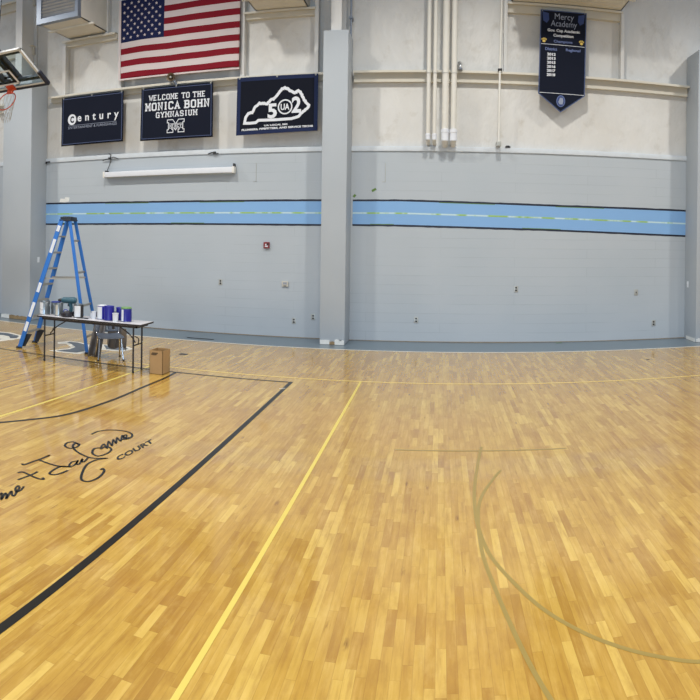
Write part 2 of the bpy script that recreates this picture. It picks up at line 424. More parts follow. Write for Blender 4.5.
def ribbon(mb, pts, wd, f, mat=None, taper=None):
    """flat stroke of width wd (in u,v metres) along pts, mitred"""
    P = [Vector((p[0], p[1])) for p in pts]; k = len(P); closed = (P[0] - P[-1]).length < 1e-6
    mi = mb.mi(mat) if mat else 0; L = []; R_ = []
    for i in range(k):
        if closed: a = P[i - 1] if i else P[-2]; b = P[i + 1] if i < k - 1 else P[1]
        else: a = P[max(i - 1, 0)]; b = P[min(i + 1, k - 1)]
        d1 = (P[i] - a); d2 = (b - P[i])
        if d1.length < 1e-9: d1 = d2
        if d2.length < 1e-9: d2 = d1
        d1 = d1.normalized(); d2 = d2.normalized(); t = d1 + d2
        t = t.normalized() if t.length > 0.2 else d1
        n = Vector((-t.y, t.x)); c = max(0.5, n.dot(Vector((-d1.y, d1.x)))); h = wd / 2 / c
        if taper: h *= taper(i / (k - 1))
        L.append(mb.bm.verts.new(f(*(P[i] + n * h), 0))); R_.append(mb.bm.verts.new(f(*(P[i] - n * h), 0)))
    for i in range(k - 1):
        fc = mb.bm.faces.new((L[i], L[i + 1], R_[i + 1], R_[i])); fc.material_index = mi
def slab_text(mb, body, f, u0, u1, v0, v1, st=1.25, mat=None, serif=1.0):
    """u to the right, v downwards (metres in f's plane)"""
    n = len(body); adv = 6.6; wid = sum((3.4 if ch == ' ' else 4.6 if ch == 'I' else adv) for ch in body) - 1.6
    sx = (u1 - u0) / wid; sy = (v0 - v1) / 7.0; x = 0
    for ch in body:
        if ch == ' ': x += 3.4; continue
        off = -1.0 if ch == 'I' else 0
        for line in SL[ch][0]:
            ribbon(mb, [(u0 + (x + off + a) * sx, v1 + b * sy) for a, b in line], st * abs(sx), f, mat)
        for a, b in SL[ch][1]:
            q = 1.15 * serif
            bb = b + (-0.0)
            ribbon(mb, [(u0 + (x + off + a - q) * sx, v1 + bb * sy), (u0 + (x + off + a + q) * sx, v1 + bb * sy)], st * 0.85 * abs(sx), f, mat)
        x += 4.6 if ch == 'I' else adv
def smooth(pts, n=6):
    """Catmull-Rom through the points"""
    P = [Vector(p) for p in pts]; out = []
    for i in range(len(P) - 1):
        a = P[max(i - 1, 0)]; b = P[i]; c = P[i + 1]; d = P[min(i + 2, len(P) - 1)]
        for k in range(n):
            t = k / n
            out.append(0.5 * ((2 * b) + (c - a) * t + (2 * a - 5 * b + 4 * c - d) * t * t + (3 * b - a - 3 * c + d) * t ** 3))
    out.append(P[-1]); return [tuple(q) for q in out]

# ------------------------------------------------------------------ setting: floor, walls
D = 13.64                       # face of the block wall
XL, XR = -15.0, 11.0
YA = 12.42                      # edge of the grey margin
fl = MB().box((XL, -9, -0.10), (XR, YA, 0.0)).build('floor', 'floor'); tag(fl, kind='structure')
g = MB().box((XL, YA, -0.10), (XR, D + 0.3, -0.004)).build('floor_margin', 'floor_grey', fl)
def onfloor(z=0.0015):
    return lambda u, v, d: (u, v, z - d)
def fline(name, pts, wd, mat, z=0.0015):
    mb = MB(); ribbon(mb, pts, wd, onfloor(z)); return mb.build(name, mat, fl)
fline('margin_line', [(XL, YA), (XR, YA)], 0.06, 'line_white', 0.002)
fline('court_line', [(-2.235, 9.42), (-2.235, -1.0)], 0.062, 'line_black', 0.002).name = 'court_line'
fline('court_line', [(-12.0, 9.40), (-2.205, 9.40)], 0.05, 'line_black', 0.0024)
fline('court_line', [(-1.20, 9.70), (-1.20, -1.0)], 0.036, 'line_yellow', 0.002)
fline('court_line', [(-5.2, 9.72), (XR, 9.66)], 0.042, 'line_amber', 0.0016)
fline('court_line', [(-4.72, 9.72), (-4.92, 5.0), (-4.98, 3.0)], 0.045, 'line_yellow', 0.0016)
# quarter arc of black paint meeting the side line
arc = smooth([(-4.137, 9.40), (-4.12, 8.9), (-4.15, 8.2), (-4.17, 7.4), (-4.29, 6.50), (-4.55, 5.98), (-4.90, 5.45), (-5.4, 4.9), (-6.1, 4.5)], 8)
fline('court_arc', arc, 0.05, 'line_black', 0.002)
ol1 = smooth([(0.46, 6.75), (0.40, 6.3), (0.325, 5.6), (0.309, 5.0), (0.35, 4.55), (0.425, 4.25), (0.61, 3.80), (0.808, 3.504), (0.989, 3.315), (1.169, 3.174), (1.37, 3.055), (1.75, 2.93), (2.2, 2.9)], 8)
fline('faded_arc', ol1, 0.030, 'line_olive', 0.0012)
ol2 = smooth([(0.60, 6.05), (0.52, 5.861), (0.382, 5.454), (0.325, 5.06), (0.32, 4.474), (0.37, 4.007), (0.439, 3.549), (0.51, 3.175), (0.60, 2.85), (0.72, 2.5)], 8)
fline('faded_arc', ol2, 0.028, 'line_olive', 0.0014)
fline('faded_line', [(-0.45, 6.62), (1.35, 6.62)], 0.03, 'line_olive', 0.0013)
# autograph on the court
SG = {"mu": [[-3.4, 4.118], [-3.41, 4.154], [-3.333, 4.055], [-3.389, 4.172], [-3.358, 4.155], [-3.313, 4.097], [-3.37, 4.22], [-3.371, 4.239], [-3.323, 4.185], [-3.298, 4.182], [-3.338, 4.273], [-3.371, 4.347], [-3.406, 4.37], [-3.382, 4.306], [-3.336, 4.261], [-3.327, 4.307], [-3.356, 4.392]],
"p1": [[-3.49, 4.475], [-3.481, 4.538], [-3.466, 4.655], [-3.468, 4.747]], "p2": [[-3.594, 4.608], [-3.569, 4.651], [-3.476, 4.633], [-3.37, 4.613], [-3.317, 4.628], [-3.348, 4.657]],
"jt": [[-3.707, 4.819], [-3.675, 4.806], [-3.659, 4.913], [-3.64, 5.055], [-3.634, 5.175], [-3.636, 5.132]],
"js": [[-3.644, 5.004], [-3.548, 4.984], [-3.408, 4.976], [-3.294, 5.022], [-3.366, 4.992], [-3.376, 4.875], [-3.355, 4.777], [-3.305, 4.773], [-3.273, 4.838], [-3.26, 4.939]],
"a": [[-3.327, 5.192], [-3.35, 5.146], [-3.321, 5.054], [-3.284, 5.058], [-3.3, 5.15], [-3.324, 5.209], [-3.28, 5.119], [-3.263, 5.146], [-3.311, 5.271], [-3.268, 5.202], [-3.259, 5.238], [-3.293, 5.361]],
"y": [[-3.571, 5.613], [-3.668, 5.653], [-3.703, 5.582], [-3.664, 5.494], [-3.586, 5.462], [-3.547, 5.533], [-3.574, 5.628], [-3.624, 5.611], [-3.569, 5.501], [-3.435, 5.401], [-3.279, 5.347], [-3.199, 5.369], [-3.123, 5.417], [-3.18, 5.336], [-3.192, 5.165], [-3.094, 4.916], [-3.022, 4.815], [-2.957, 4.826], [-2.932, 4.944], [-2.964, 5.102], [-3.012, 5.161], [-3.015, 5.125]],
"top": [[-3.641, 5.981], [-3.633, 6.114], [-3.55, 6.227], [-3.401, 6.278], [-3.291, 6.247], [-3.229, 6.162], [-3.224, 6.057], [-3.281, 5.996]],
"o": [[-3.329, 5.654], [-3.37, 5.593], [-3.313, 5.467], [-3.223, 5.431], [-3.186, 5.548], [-3.214, 5.676], [-3.301, 5.722], [-3.308, 5.617]],
"nne": [[-3.333, 5.66], [-3.358, 5.772], [-3.266, 5.677], [-3.362, 5.875], [-3.261, 5.773], [-3.35, 5.954], [-3.26, 5.859], [-3.345, 6.03], [-3.255, 5.949], [-3.334, 6.128], [-3.252, 6.058], [-3.302, 6.166], [-3.317, 6.129], [-3.252, 6.031], [-3.237, 6.112]]}
mb = MB()
for i, (k, st) in enumerate(SG.items()):
    ribbon(mb, smooth(st, 6), 0.025 if k not in ('nne', 'a', 'mu') else 0.021, onfloor(0.0020 + 0.0001 * i))
mb.build('floor_signature', 'line_black', fl)
mb = MB()
A0 = Vector((-2.986, 5.415)); UX = Vector((-2.928, 6.10)) - A0; VY = Vector((-0.078, 0.075))
put_text(mb, 'COURT', lambda u, v, d: tuple(A0 + UX * u + VY * v) + (0.0022,), 0, 1, 1, 0, 0.035)
mb.build('floor_lettering', 'line_black', fl)
# centre court emblem, slate letter shapes with white outline
def emblem(outer, inner):
    mb = MB()
    for P, z, m in ((outer, 0.0012, 'line_white'), (inner, 0.0030, 'logo_slate')):
        V = [mb.bm.verts.new((a, b, z)) for a, b in P]
        for t3 in tessellate_polygon([[Vector((a, b, 0)) for a, b in P]]): mb.bm.faces.new([V[i] for i in t3]).material_index = mb.mi(m)
    return mb.build('court_emblem', None, fl)
emblem([(-6.96, 9.84), (-6.80, 10.25), (-6.83, 10.42), (-7.11, 10.66), (-7.249, 10.56), (-7.37, 10.72), (-7.26, 11.0), (-7.006, 11.0), (-6.66, 10.86), (-6.29, 10.20), (-6.31, 9.90), (-6.632, 9.84)],
       [(-6.85, 9.93), (-6.72, 10.2), (-6.76, 10.46), (-7.03, 10.72), (-7.18, 10.78), (-7.189, 10.91), (-7.0, 10.92), (-6.70, 10.80), (-6.39, 10.22), (-6.42, 9.98), (-6.678, 9.92)])
emblem([(-6.52, 11.06), (-5.92, 11.08), (-5.72, 10.92), (-5.75, 10.56), (-6.2, 10.50)], [(-6.42, 10.98), (-5.95, 11.0), (-5.81, 10.88), (-5.84, 10.66), (-6.15, 10.62)])
emblem([(-9.6, 10.9), (-9.137, 11.02), (-8.90, 11.08), (-8.44, 10.93), (-8.22, 10.58), (-8.25, 10.36), (-8.32, 10.02), (-8.6, 9.80), (-9.3, 10.0)],
       [(-9.5, 10.78), (-9.08, 10.93), (-8.88, 10.97), (-8.46, 10.84), (-8.31, 10.56), (-8.40, 10.46), (-8.60, 10.66), (-8.80, 10.70), (-9.0, 10.62), (-9.1, 10.35), (-8.9, 10.22), (-8.48, 10.28), (-8.45, 10.12), (-8.62, 9.92), (-9.3, 10.1)])
# small floor plates, and a painted reflection of a wall outlet
def fpatch(x, y, w_, d_, mat, nm='plate_or_reflection'):
    return MB().box((x - w_ / 2, y - d_ / 2, 0.0), (x + w_ / 2, y + d_ / 2, 0.003)).build(nm, mat, fl)

wl = MB().box((XL, D, -0.1), (XR, D + 0.25, 4.12)).build('wall_front', 'block'); tag(wl, kind='structure')
up = MB().box((XL, D + 0.06, 4.10), (XR, D + 0.25, 10.5)).build('wall_upper', 'liner'); tag(up, kind='structure')
# painted band
def wallf(u, v, d): return (u, D - 0.002 + d, v)
def band(xs, zt, zb, name, mat, y=0.002):
    mb = MB(); vt = [mb.bm.verts.new((x, D - y, z)) for x, z in zip(xs, zt)]; vb = [mb.bm.verts.new((x, D - y, z)) for x, z in zip(xs, zb)]
    for i in range(len(xs) - 1): mb.bm.faces.new((vb[i], vb[i + 1], vt[i + 1], vt[i]))
    return mb.build(name, mat, wl)
def stripe(ctrl):
    # ctrl: (x, ztop, zbot); resampled with a hand-masked wobble on the edges
    xs, T, B = [], [], []
    for (xa, ta, ba), (xb, tb, bb) in zip(ctrl, ctrl[1:]):
        n = max(2, int((xb - xa) / 0.12))
        for k in range(n):
            t = k / n; xs.append(xa + (xb - xa) * t); T.append(ta + (tb - ta) * t); B.append(ba + (bb - ba) * t)
    xs.append(ctrl[-1][0]); T.append(ctrl[-1][1]); B.append(ctrl[-1][2])
    r = random.Random(3); wob = lambda a: [a_ + r.uniform(-0.004, 0.004) for a_ in a]
    band(xs, [t - 0.02 for t in T], [b + 0.02 for b in B], 'painted_band', 'stripe_blue', 0.002)
    band(xs, wob(T), [t - 0.042 for t in T], 'band_edge', 'stripe_black', 0.003)
    band(xs, [b + 0.042 for b in B], wob(B), 'band_edge', 'stripe_black', 0.003)
    Mi = [b + (t - b) * 0.49 for t, b in zip(T, B)]
    band(xs, [m + 0.017 for m in Mi], [m - 0.017 for m in Mi], 'band_tape_line', 'tape', 0.003)
    for f0, f1, up_ in ((0.25, 0.42, 1), (0.6, 0.74, 1), (0.5, 0.62, 0), (0.05, 0.12, 0)):
        i0 = int(f0 * (len(xs) - 1)); i1 = int(f1 * (len(xs) - 1)) + 1
        if up_: band(xs[i0:i1], [t - 0.040 for t in T[i0:i1]], [t - 0.052 for t in T[i0:i1]], 'band_tape_line', 'green_paint', 0.0035)
        else: band(xs[i0:i1], [b + 0.052 for b in B[i0:i1]], [b + 0.040 for b in B[i0:i1]], 'band_tape_line', 'green_paint', 0.0035)
stripe([(-9.79, 3.045, 2.461), (-6.3, 3.04, 2.475), (-2.45, 3.052, 2.469)])
stripe([(-1.916, 3.052, 2.475), (-0.89, 3.06, 2.474), (2.36, 3.0, 2.42), (5.53, 2.965, 2.335)])
for x, z, a, b in ((-1.456, 3.26, 0.09, 0.05), (-1.88, 3.13, 0.05, 0.05)):
    ribbon_mb = MB(); ribbon(ribbon_mb, [(x - a / 2, z - b / 2), (x, z), (x + a / 2, z + b / 2)], 0.05, wallf); ribbon_mb.build('paint_drip', 'green_paint', wl)
band([-9.79, -2.48], [0.014, 0.014], [0.0, 0.0], 'base_seam', 'raw_glue', 0.003); band([-1.96, 1.0, 3.0, 5.53], [0.010, 0.016, 0.010, 0.014], [0.0] * 4, 'base_seam', 'raw_glue', 0.003)
# white patch where something came off the wall
mb = MB(); mb.prism([(-9.36, 3.06), (-9.33, 3.15), (-9.2, 3.14), (-9.18, 3.18), (-9.05, 3.17), (-9.06, 3.07), (-9.2, 3.045)], lambda u, v, d: (u, D - 0.006 + d, v), 0.006)
mb.build('bare_patch', 'bare_plaster', wl)
# painted cap on top of the blocks
sill = MB().box((-9.79, D - 0.03, 4.10), (XR, D + 0.09, 4.205), 0.006).build('trim_1', 'sill'); tag(sill, kind='structure')
sill2 = MB().box((XL, D - 0.03, 4.10), (-10.7, D + 0.09, 4.205), 0.006).build('trim_2', 'sill'); tag(sill2, kind='structure')

# boxed-in columns: wide painted block below, steel above
def column(name, xl, xr, ztop, fx, rough_base):
    YF = 12.96
    c = empty(name, ((xl + xr) / 2, D, 0)); tag(c, kind='structure')
    local(MB().box((xl, YF, 0), (xr, D + 0.02, ztop), 0.012).build('casing', 'column'), c)
    if fx is not None:
        a, b = fx; m = (a + b) / 2
        local(MB().box((a, YF + 0.05, ztop - 0.05), (b, YF + 0.075, 10.4)).build('flange', 'white_steel'), c)
        local(MB().box((m - 0.012, YF + 0.07, ztop - 0.05), (m + 0.012, D + 0.05, 10.4)).build('web', 'white_steel'), c)
        local(MB().box((a, D + 0.02, ztop - 0.05), (b, D + 0.045, 10.4)).build('flange', 'white_steel'), c)
    if rough_base:
        r = random.Random(int(abs(xl * 100)))
        def ragged(x0, x1, mat, h0):
            n = max(3, int((x1 - x0) / 0.035)); xs = [x0 + (x1 - x0) * i / n for i in range(n + 1)]
            pts = [(x, 0.002) for x in xs] + [(x, h0 + r.uniform(-0.018, 0.014)) for x in reversed(xs)]
            o = MB().prism(pts, lambda u, v, d: (u, YF - 0.012 + d, v), 0.012).build('base_strip', mat); local(o, c)
        for x0, x1, mat, h0 in rough_base: ragged(x0, x1, mat, h0)
    return c
column('wall_column', -2.48, -1.955, 6.52, (-2.33, -2.11), [(-2.47, -2.27, 'bare_plaster', 0.085), (-2.27, -2.16, 'raw_glue', 0.06), (-2.16, -1.965, 'bare_plaster', 0.10)])
column('wall_column', -10.72, -9.79, 6.30, (-10.38, -10.17), [(-10.72, -10.45, 'bare_plaster', 0.11), (-10.45, -9.85, 'raw_glue', 0.09)])
column('wall_column', 5.53, 6.46, 6.50, None, [(5.54, 6.46, 'bare_plaster', 0.08)])
mb = MB().box((5.515, 12.99, 0.0), (5.53, 13.5, 0.07)).build('baseboard_right', 'bare_plaster'); tag(mb, kind='structure')

# girts: cold-formed Z beams across the upper wall
def girt(name, x0, x1, z0, z1, y=13.44, lip=True, mat='cream_steel'):
    # top flange with a turned-down lip, the web set back against the wall
    mb = MB(); mb.box((x0, y, z1 - 0.052), (x1, y + 0.012, z1), 0.003); mb.box((x0, y + 0.012, z1 - 0.012), (x1, D + 0.07, z1))
    mb.box((x0, D - 0.06, z0 - 0.02), (x1, D - 0.045, z1 - 0.012)); mb.box((x0, D - 0.045, z0 - 0.02), (x1, D + 0.07, z0 - 0.008))
    return tag(mb.build(name, mat), kind='structure')
girt('wall_beam', -9.62, -2.47, 5.665, 5.785)
girt('wall_beam', -1.92, 5.52, 5.60, 5.80)
girt('wall_beam', XL, -10.2, 5.60, 5.78)
girt('wall_beam', XL, -10.2, 7.05, 7.25)
girt('wall_beam', XL, -10.2, 8.35, 8.55)
for a, b, z0, z1 in ((-9.22, -7.66, 7.05, 7.17), (-4.40, -2.76, 7.10, 7.22), (1.37, 3.92, 7.14, 7.31)):
    girt('wall_beam', a, b, z0, z1, 13.46)
def post(x, z0, z1, w_=0.085, mat='white_steel'):
    return tag(MB().box((x - w_ / 2, 13.50, z0), (x + w_ / 2, D + 0.07, z1), 0.004).build('wall_post', mat), kind='structure')
for x, z0, z1, w_ in ((-9.18, 5.785, 7.06, 0.10), (-7.55, 5.785, 9.6, 0.10), (-7.93, 7.17, 9.6, 0.07), (-4.42, 5.785, 9.6, 0.09), (-2.74, 5.785, 9.6, 0.085), (1.33, 5.80, 9.6, 0.075), (3.925, 5.80, 9.6, 0.075)):
    o = post(x, z0, z1, w_); o.name = 'wall_beam'

# ------------------------------------------------------------------ louvred vent boxes high on the wall
def vent_box(x0, x1, z0, label):
    e = empty('vent_box', ((x0 + x1) / 2, D + 0.06, z0)); tag(e, label, 'vent', 'vent boxes on the upper wall')
    YF = 12.15; z1 = z0 + 1.35
    mb = MB()
    mb.box((x0, 12.28, z0), (x1, D + 0.06, z0 + 0.02)); mb.box((x0, 12.28, z1), (x1, D + 0.06, z1 + 0.02))
    mb.box((x0, 12.28, z0), (x0 + 0.02, D + 0.06, z1)); mb.box((x1 - 0.02, 12.28, z0), (x1, D + 0.06, z1))
    local(mb.build('housing', 'cream_dusty'), e)
    local(MB().box((x0 - 0.07, 12.70, z0 - 0.045), (x1 + 0.10, 12.78, z0), 0.004).build('support_rail', 'cream_dusty'), e)
    mb = MB(); fw = 0.10
    mb.box((x0 - 0.03, YF, z0 - 0.02), (x1 + 0.02, 12.29, z0 + fw)); mb.box((x0 - 0.03, YF, z1 - fw), (x1 + 0.02, 12.29, z1 + 0.02))
    mb.box((x0 - 0.03, YF + 0.001, z0 + fw), (x0 + fw, 12.29, z1 - fw)); mb.box((x1 - fw + 0.04, YF + 0.001, z0 + fw), (x1 + 0.02, 12.29, z1 - fw))
    local(mb.build('face_frame', 'galv'), e)
    mb = MB(); k = 15
    for i in range(k):
        z = z0 + fw + 0.06 + (z1 - z0 - 2 * fw - 0.05) * i / (k - 1) * 0.97
        mb.box((-(x1 - x0) / 2 + fw, -0.005, -0.045), ((x1 - x0) / 2 - fw + 0.04, 0.005, 0.045), 0, None, Matrix.Translation(((x0 + x1) / 2, YF + 0.06, z)) @ Matrix.Rotation(0.75, 4, 'X'))
    local(mb.build('louver_slats', 'louver'), e)
    local(MB().box((x0 + fw, 12.26, z0 + fw), (x1 - fw, 12.275, z1 - fw)).build('filter_back', 'dark_void'), e)
    return e
vent_box(-9.04, -7.92, 7.22, 'galvanised louvred vent box above the banner with the round letter C')
vent_box(-4.12, -2.93, 7.235, 'cream vent box whose underside shows right of the striped flag')
vent_box(1.45, 3.88, 7.33, 'wide cream vent box just above the pointed pennant')

# ------------------------------------------------------------------ flag
def flag():
    e = empty('flag', (-5.95, 13.40, 7.86)); tag(e, 'large stars and stripes flag hanging flat on the upper wall', 'flag')
    x0, x1, zb0, zb1, Hh = -7.46, -4.44, 5.965, 5.985, 1.893
    def f(u, v, d):     # u 0..1 across, v 0..1 down
        z = 5.97 + Hh * (1 - v) + 0.015 * u + 0.006 * math.sin(u * 9)
        y = 13.395 + 0.012 * math.sin(u * 17 + v * 2) * (0.3 + v) + 0.008 * math.sin(v * 6 + u * 5) - d
        return (x0 + (x1 - x0) * u - 0.02 * v, y, z)
    nx, ny = 60, 52; mb = MB()
    G = [[mb.bm.verts.new(f(i / nx, j / ny, 0)) for i in range(nx + 1)] for j in range(ny + 1)]
    cu = 0.378
    for j in range(ny):
        for i in range(nx):
            fc = mb.bm.faces.new((G[j][i], G[j][i + 1], G[j + 1][i + 1], G[j + 1][i])); fc.smooth = True
            row = j // 4
            m = 'flag_blue' if (row < 7 and (i + 0.5) / nx < cu) else ('flag_red' if row % 2 == 0 else 'flag_white')
            fc.material_index = mb.mi(m)
    o = mb.build('flag_cloth'); local(o, e); o.modifiers.new('thick', 'SOLIDIFY').thickness = 0.004
    st = MB()
    for r in range(9):
        for c in range(6 if r % 2 == 0 else 5):
            u = cu * ((1 if r % 2 == 0 else 2) + 2 * c) / 12.0; v = 7 / 13.0 * (r + 1) / 10.0
            pts = []
            for k in range(10):
                a = PI / 2 + k * PI / 5; rad = 0.042 if k % 2 == 0 else 0.018
                pts.append((u + rad * math.cos(a) / 3.02, v - rad * math.sin(a) / Hh))
            ctr = st.bm.verts.new(f(u, v, 0.008)); V = [st.bm.verts.new(f(a, b, 0.008)) for a, b in pts]
            for k in range(10): st.bm.faces.new((ctr, V[k], V[(k + 1) % 10]))
    local(st.build('flag_stars', 'flag_white'), e)
    h = MB(); h.box((x0 - 0.05, 13.385, 5.965), (x0 + 0.005, 13.40, 7.86)); h.box((x0 - 0.02, 13.375, 5.935), (x1 - 0.01, 13.40, 5.972))
    local(h.build('hem', 'flag_white'), e)
flag()

# ------------------------------------------------------------------ rectangular banners
def banner(label, TL, TR, BR, BL, group='rectangular sponsor banners', y=13.40, inset=0.045, linew=0.012, field='banner_navy', edge='banner_navy', edgew=0.0):
    e = empty('banner', ((TL[0] + TR[0]) / 2, y, (TL[1] + TR[1]) / 2)); tag(e, label, 'banner', group)
    Wd = ((TR[0] - TL[0]) + (BR[0] - BL[0])) / 2; Ht = ((TL[1] - BL[1]) + (TR[1] - BR[1])) / 2
    def g(u, v, d):
        a = u; b = v
        x = (TL[0] * (1 - a) + TR[0] * a) * (1 - b) + (BL[0] * (1 - a) + BR[0] * a) * b
        z = (TL[1] * (1 - a) + TR[1] * a) * (1 - b) + (BL[1] * (1 - a) + BR[1] * a) * b
        return (x, y + 0.004 * math.sin(a * 7) * math.sin(b * 3) - d, z)
    mb = MB(); n = 20
    G = [[mb.bm.verts.new(g(i / n, j / n, 0)) for i in range(n + 1)] for j in range(n + 1)]
    for j in range(n):
        for i in range(n):
            fc = mb.bm.faces.new((G[j][i], G[j][i + 1], G[j + 1][i + 1], G[j + 1][i])); fc.smooth = True
    o = mb.build('banner_cloth', field); local(o, e); o.modifiers.new('thick', 'SOLIDIFY').thickness = 0.003
    def fm(off): return lambda u, v, d: g(u / Wd, v / Ht, off + d)
    if edgew:
        mb = MB(); q = edgew / 2; P = [(q, q), (Wd - q, q), (Wd - q, Ht - q), (q, Ht - q), (q, q)]
        P = sum([[(a[0] + (b[0] - a[0]) * k / 12, a[1] + (b[1] - a[1]) * k / 12) for k in range(12)] for a, b in zip(P, P[1:])], []) + [P[0]]
        ribbon(mb, P, edgew, fm(0.005)); local(mb.build('border', edge), e)
    if linew:
        mb = MB(); q = inset; P = [(q, q), (Wd - q, q), (Wd - q, Ht - q), (q, Ht - q), (q, q)]
        P = sum([[(a[0] + (b[0] - a[0]) * k / 12, a[1] + (b[1] - a[1]) * k / 12) for k in range(12)] for a, b in zip(P, P[1:])], []) + [P[0]]
        ribbon(mb, P, linew, fm(0.006)); local(mb.build('border_line', 'banner_line'), e)
    for i, fr in enumerate((0.03, 0.5, 0.97)):
        mb = MB(); p = Vector(g(fr, 0.015, 0.008)); mb.tube([p + Vector((0, 0, 0)), (p.x, y + 0.03, 5.74)], 0.006, 6)
        mb.lathe([(0.012, 0), (0.02, 0.002), (0.02, 0.004), (0.012, 0.006)], tuple(p), 10, 'Y')
        local(mb.build('hanging_tie', 'plate'), e)
    return e, fm, Wd, Ht
# Century
e, fm, W_, H_ = banner('navy banner with a circled C and one thin line of small print', (-9.156, 5.69), (-7.361, 5.69), (-7.37, 4.475), (-9.165, 4.46))
f = fm(0.008); mb = MB()
k = 28; cx, cy, r_ = 0.19 * W_ - 0.02, 0.475 * H_ - 0.01, 0.125
mb.prism([(cx + r_ * math.cos(2 * PI * i / k), cy + r_ * 1.08 * math.sin(2 * PI * i / k)) for i in range(k)], f, 0.001, 'print_white')
put_text(mb, 'C', fm(0.0105), cx - 0.055, cx + 0.06, cy - 0.085, cy + 0.085, 0.05, 'banner_navy')
put_text(mb, 'entury', f, 0.27 * W_, 0.93 * W_, cy - 0.10, cy + 0.125, 0.02, 'print_white', 1.75)
ribbon(mb, [(0.12 * W_, cy + 0.15), (0.9 * W_, cy + 0.15)], 0.008, f, 'print_grey')
put_text(mb, 'ENTERTAINMENT & FURNISHINGS', f, 0.12 * W_, 0.9 * W_, cy + 0.175, cy + 0.235, 0.0, 'print_grey')
local(mb.build('lettering'), e)
# Welcome
e, fm, W_, H_ = banner('navy gymnasium welcome banner with a block M emblem', (-6.882, 5.69), (-5.073, 5.695), (-5.066, 4.455), (-6.905, 4.45))
f = fm(0.008); mb = MB()
slab_text(mb, 'WELCOME TO THE', f, 0.12 * W_, 0.90 * W_, 0.155 * H_, 0.245 * H_, 1.35, 'print_white')
slab_text(mb, 'MONICA BOHN', f, 0.07 * W_, 0.95 * W_, 0.305 * H_, 0.43 * H_, 1.45, 'print_white')
slab_text(mb, 'GYMNASIUM', f, 0.22 * W_, 0.79 * W_, 0.485 * H_, 0.575 * H_, 1.3, 'print_white')
cx, cy = 0.50 * W_, 0.755 * H_; s_ = 0.032
def mshape(k):   # block M with slab feet, about 6.6 x 8 units
    return [(-4.6, -4), (-1.6, -4), (0, -1.2), (1.6, -4), (4.6, -4), (4.6, -2.2), (3.9, -2.2), (3.9, 2.2), (4.6, 2.2), (4.6, 4), (1.4, 4), (1.4, 2.2), (2.0, 2.2), (2.0, -0.6), (0, 2.6), (-2.0, -0.6), (-2.0, 2.2), (-1.4, 2.2), (-1.4, 4), (-4.6, 4), (-4.6, 2.2), (-3.9, 2.2), (-3.9, -2.2), (-4.6, -2.2)]
P = [(cx + a * s_ * 1.45, cy + b * s_ * 1.15) for a, b in mshape(0)]
ribbon(mb, P + [P[0]], 0.018, f, 'print_white')
R_ = [(cx - 0.175, cy - 0.052), (cx + 0.175, cy - 0.052), (cx + 0.175, cy + 0.052), (cx - 0.175, cy + 0.052)]
mb.prism(R_, fm(0.010), 0.001, 'banner_navy'); ribbon(mb, R_ + [R_[0]], 0.010, fm(0.0115), 'print_white')
slab_text(mb, 'MERCY', fm(0.0118), cx - 0.155, cx + 0.155, cy - 0.030, cy + 0.030, 1.2, 'print_white')
local(mb.build('lettering'), e)
# 502
e, fm, W_, H_ = banner('dark banner with a white state outline around the number 502', (-4.497, 5.74), (-2.665, 5.746), (-2.668, 4.515), (-4.511, 4.46), field='banner_dark', edge='banner_border', edgew=0.085, linew=0)
f = fm(0.009); mb = MB()
def b502(px, py):   # traced cloth coordinates -> metres on the cloth
    u = (px - (55 - 5 * (py - 65) / 390)) / 575.0
    v = (py - (65 - 35 * u)) / 393.0
    return (u * W_, v * H_)
outl = [(105, 370), (113, 330), (132, 303), (160, 298), (172, 275), (190, 252), (212, 232), (240, 236), (268, 238), (290, 212), (312, 206), (330, 188), (352, 162), (372, 134), (392, 126), (412, 132), (428, 148), (455, 160), (472, 158), (486, 146), (502, 156), (512, 180), (524, 200), (536, 222), (560, 245), (545, 270), (520, 288), (500, 310), (480, 326), (440, 338), (330, 346), (205, 350), (186, 366), (140, 370), (105, 370)]
jag = []; rj = random.Random(5)
for (xa, ya), (xb, yb) in zip(outl, outl[1:]):
    for k_ in range(3):
        t_ = k_ / 3; j_ = 0 if (k_ == 0 or ya > 320) else 4
        jag.append((xa + (xb - xa) * t_ + 6 + rj.uniform(-j_, j_), ya + (yb - ya) * t_ + 4 + rj.uniform(-j_, j_)))
jag.append(jag[0])
ribbon(mb, [b502(*p) for p in jag], 0.062, f, 'print_white')
f2 = fm(0.0115)
a = b502(278, 238); b = b502(343, 332); put_text(mb, '5', f2, a[0], b[0], a[1] + 0.01, b[1] + 0.02, 0.035, 'print_white')
a = b502(448, 192); b = b502(512, 300); put_text(mb, '2', f2, a[0], b[0], a[1], b[1], 0.035, 'print_white')
c0 = b502(401, 262); k = 36
mb.prism([(c0[0] + 0.168 * math.cos(2 * PI * i / k), c0[1] + 0.168 * math.sin(2 * PI * i / k)) for i in range(k)], fm(0.0125), 0.001, 'banner_dark')
ring = [(c0[0] + 0.15 * math.cos(2 * PI * i / k), c0[1] + 0.15 * math.sin(2 * PI * i / k)) for i in range(k + 1)]
ribbon(mb, ring, 0.030, fm(0.015), 'print_white')
put_text(mb, 'UA', fm(0.0152), c0[0] - 0.10, c0[0] + 0.10, c0[1] - 0.07, c0[1] + 0.07, 0.03, 'print_white')
put_text(mb, 'UA LOCAL 502', f, 0.35 * W_, 0.64 * W_, 0.842 * H_, 0.872 * H_, 0.045, 'print_white')
put_text(mb, 'PLUMBERS, PIPEFITTERS, AND SERVICE TECHS', f, 0.07 * W_, 0.945 * W_, 0.895 * H_, 0.935 * H_, 0.045, 'print_white')
local(mb.build('lettering'), e)

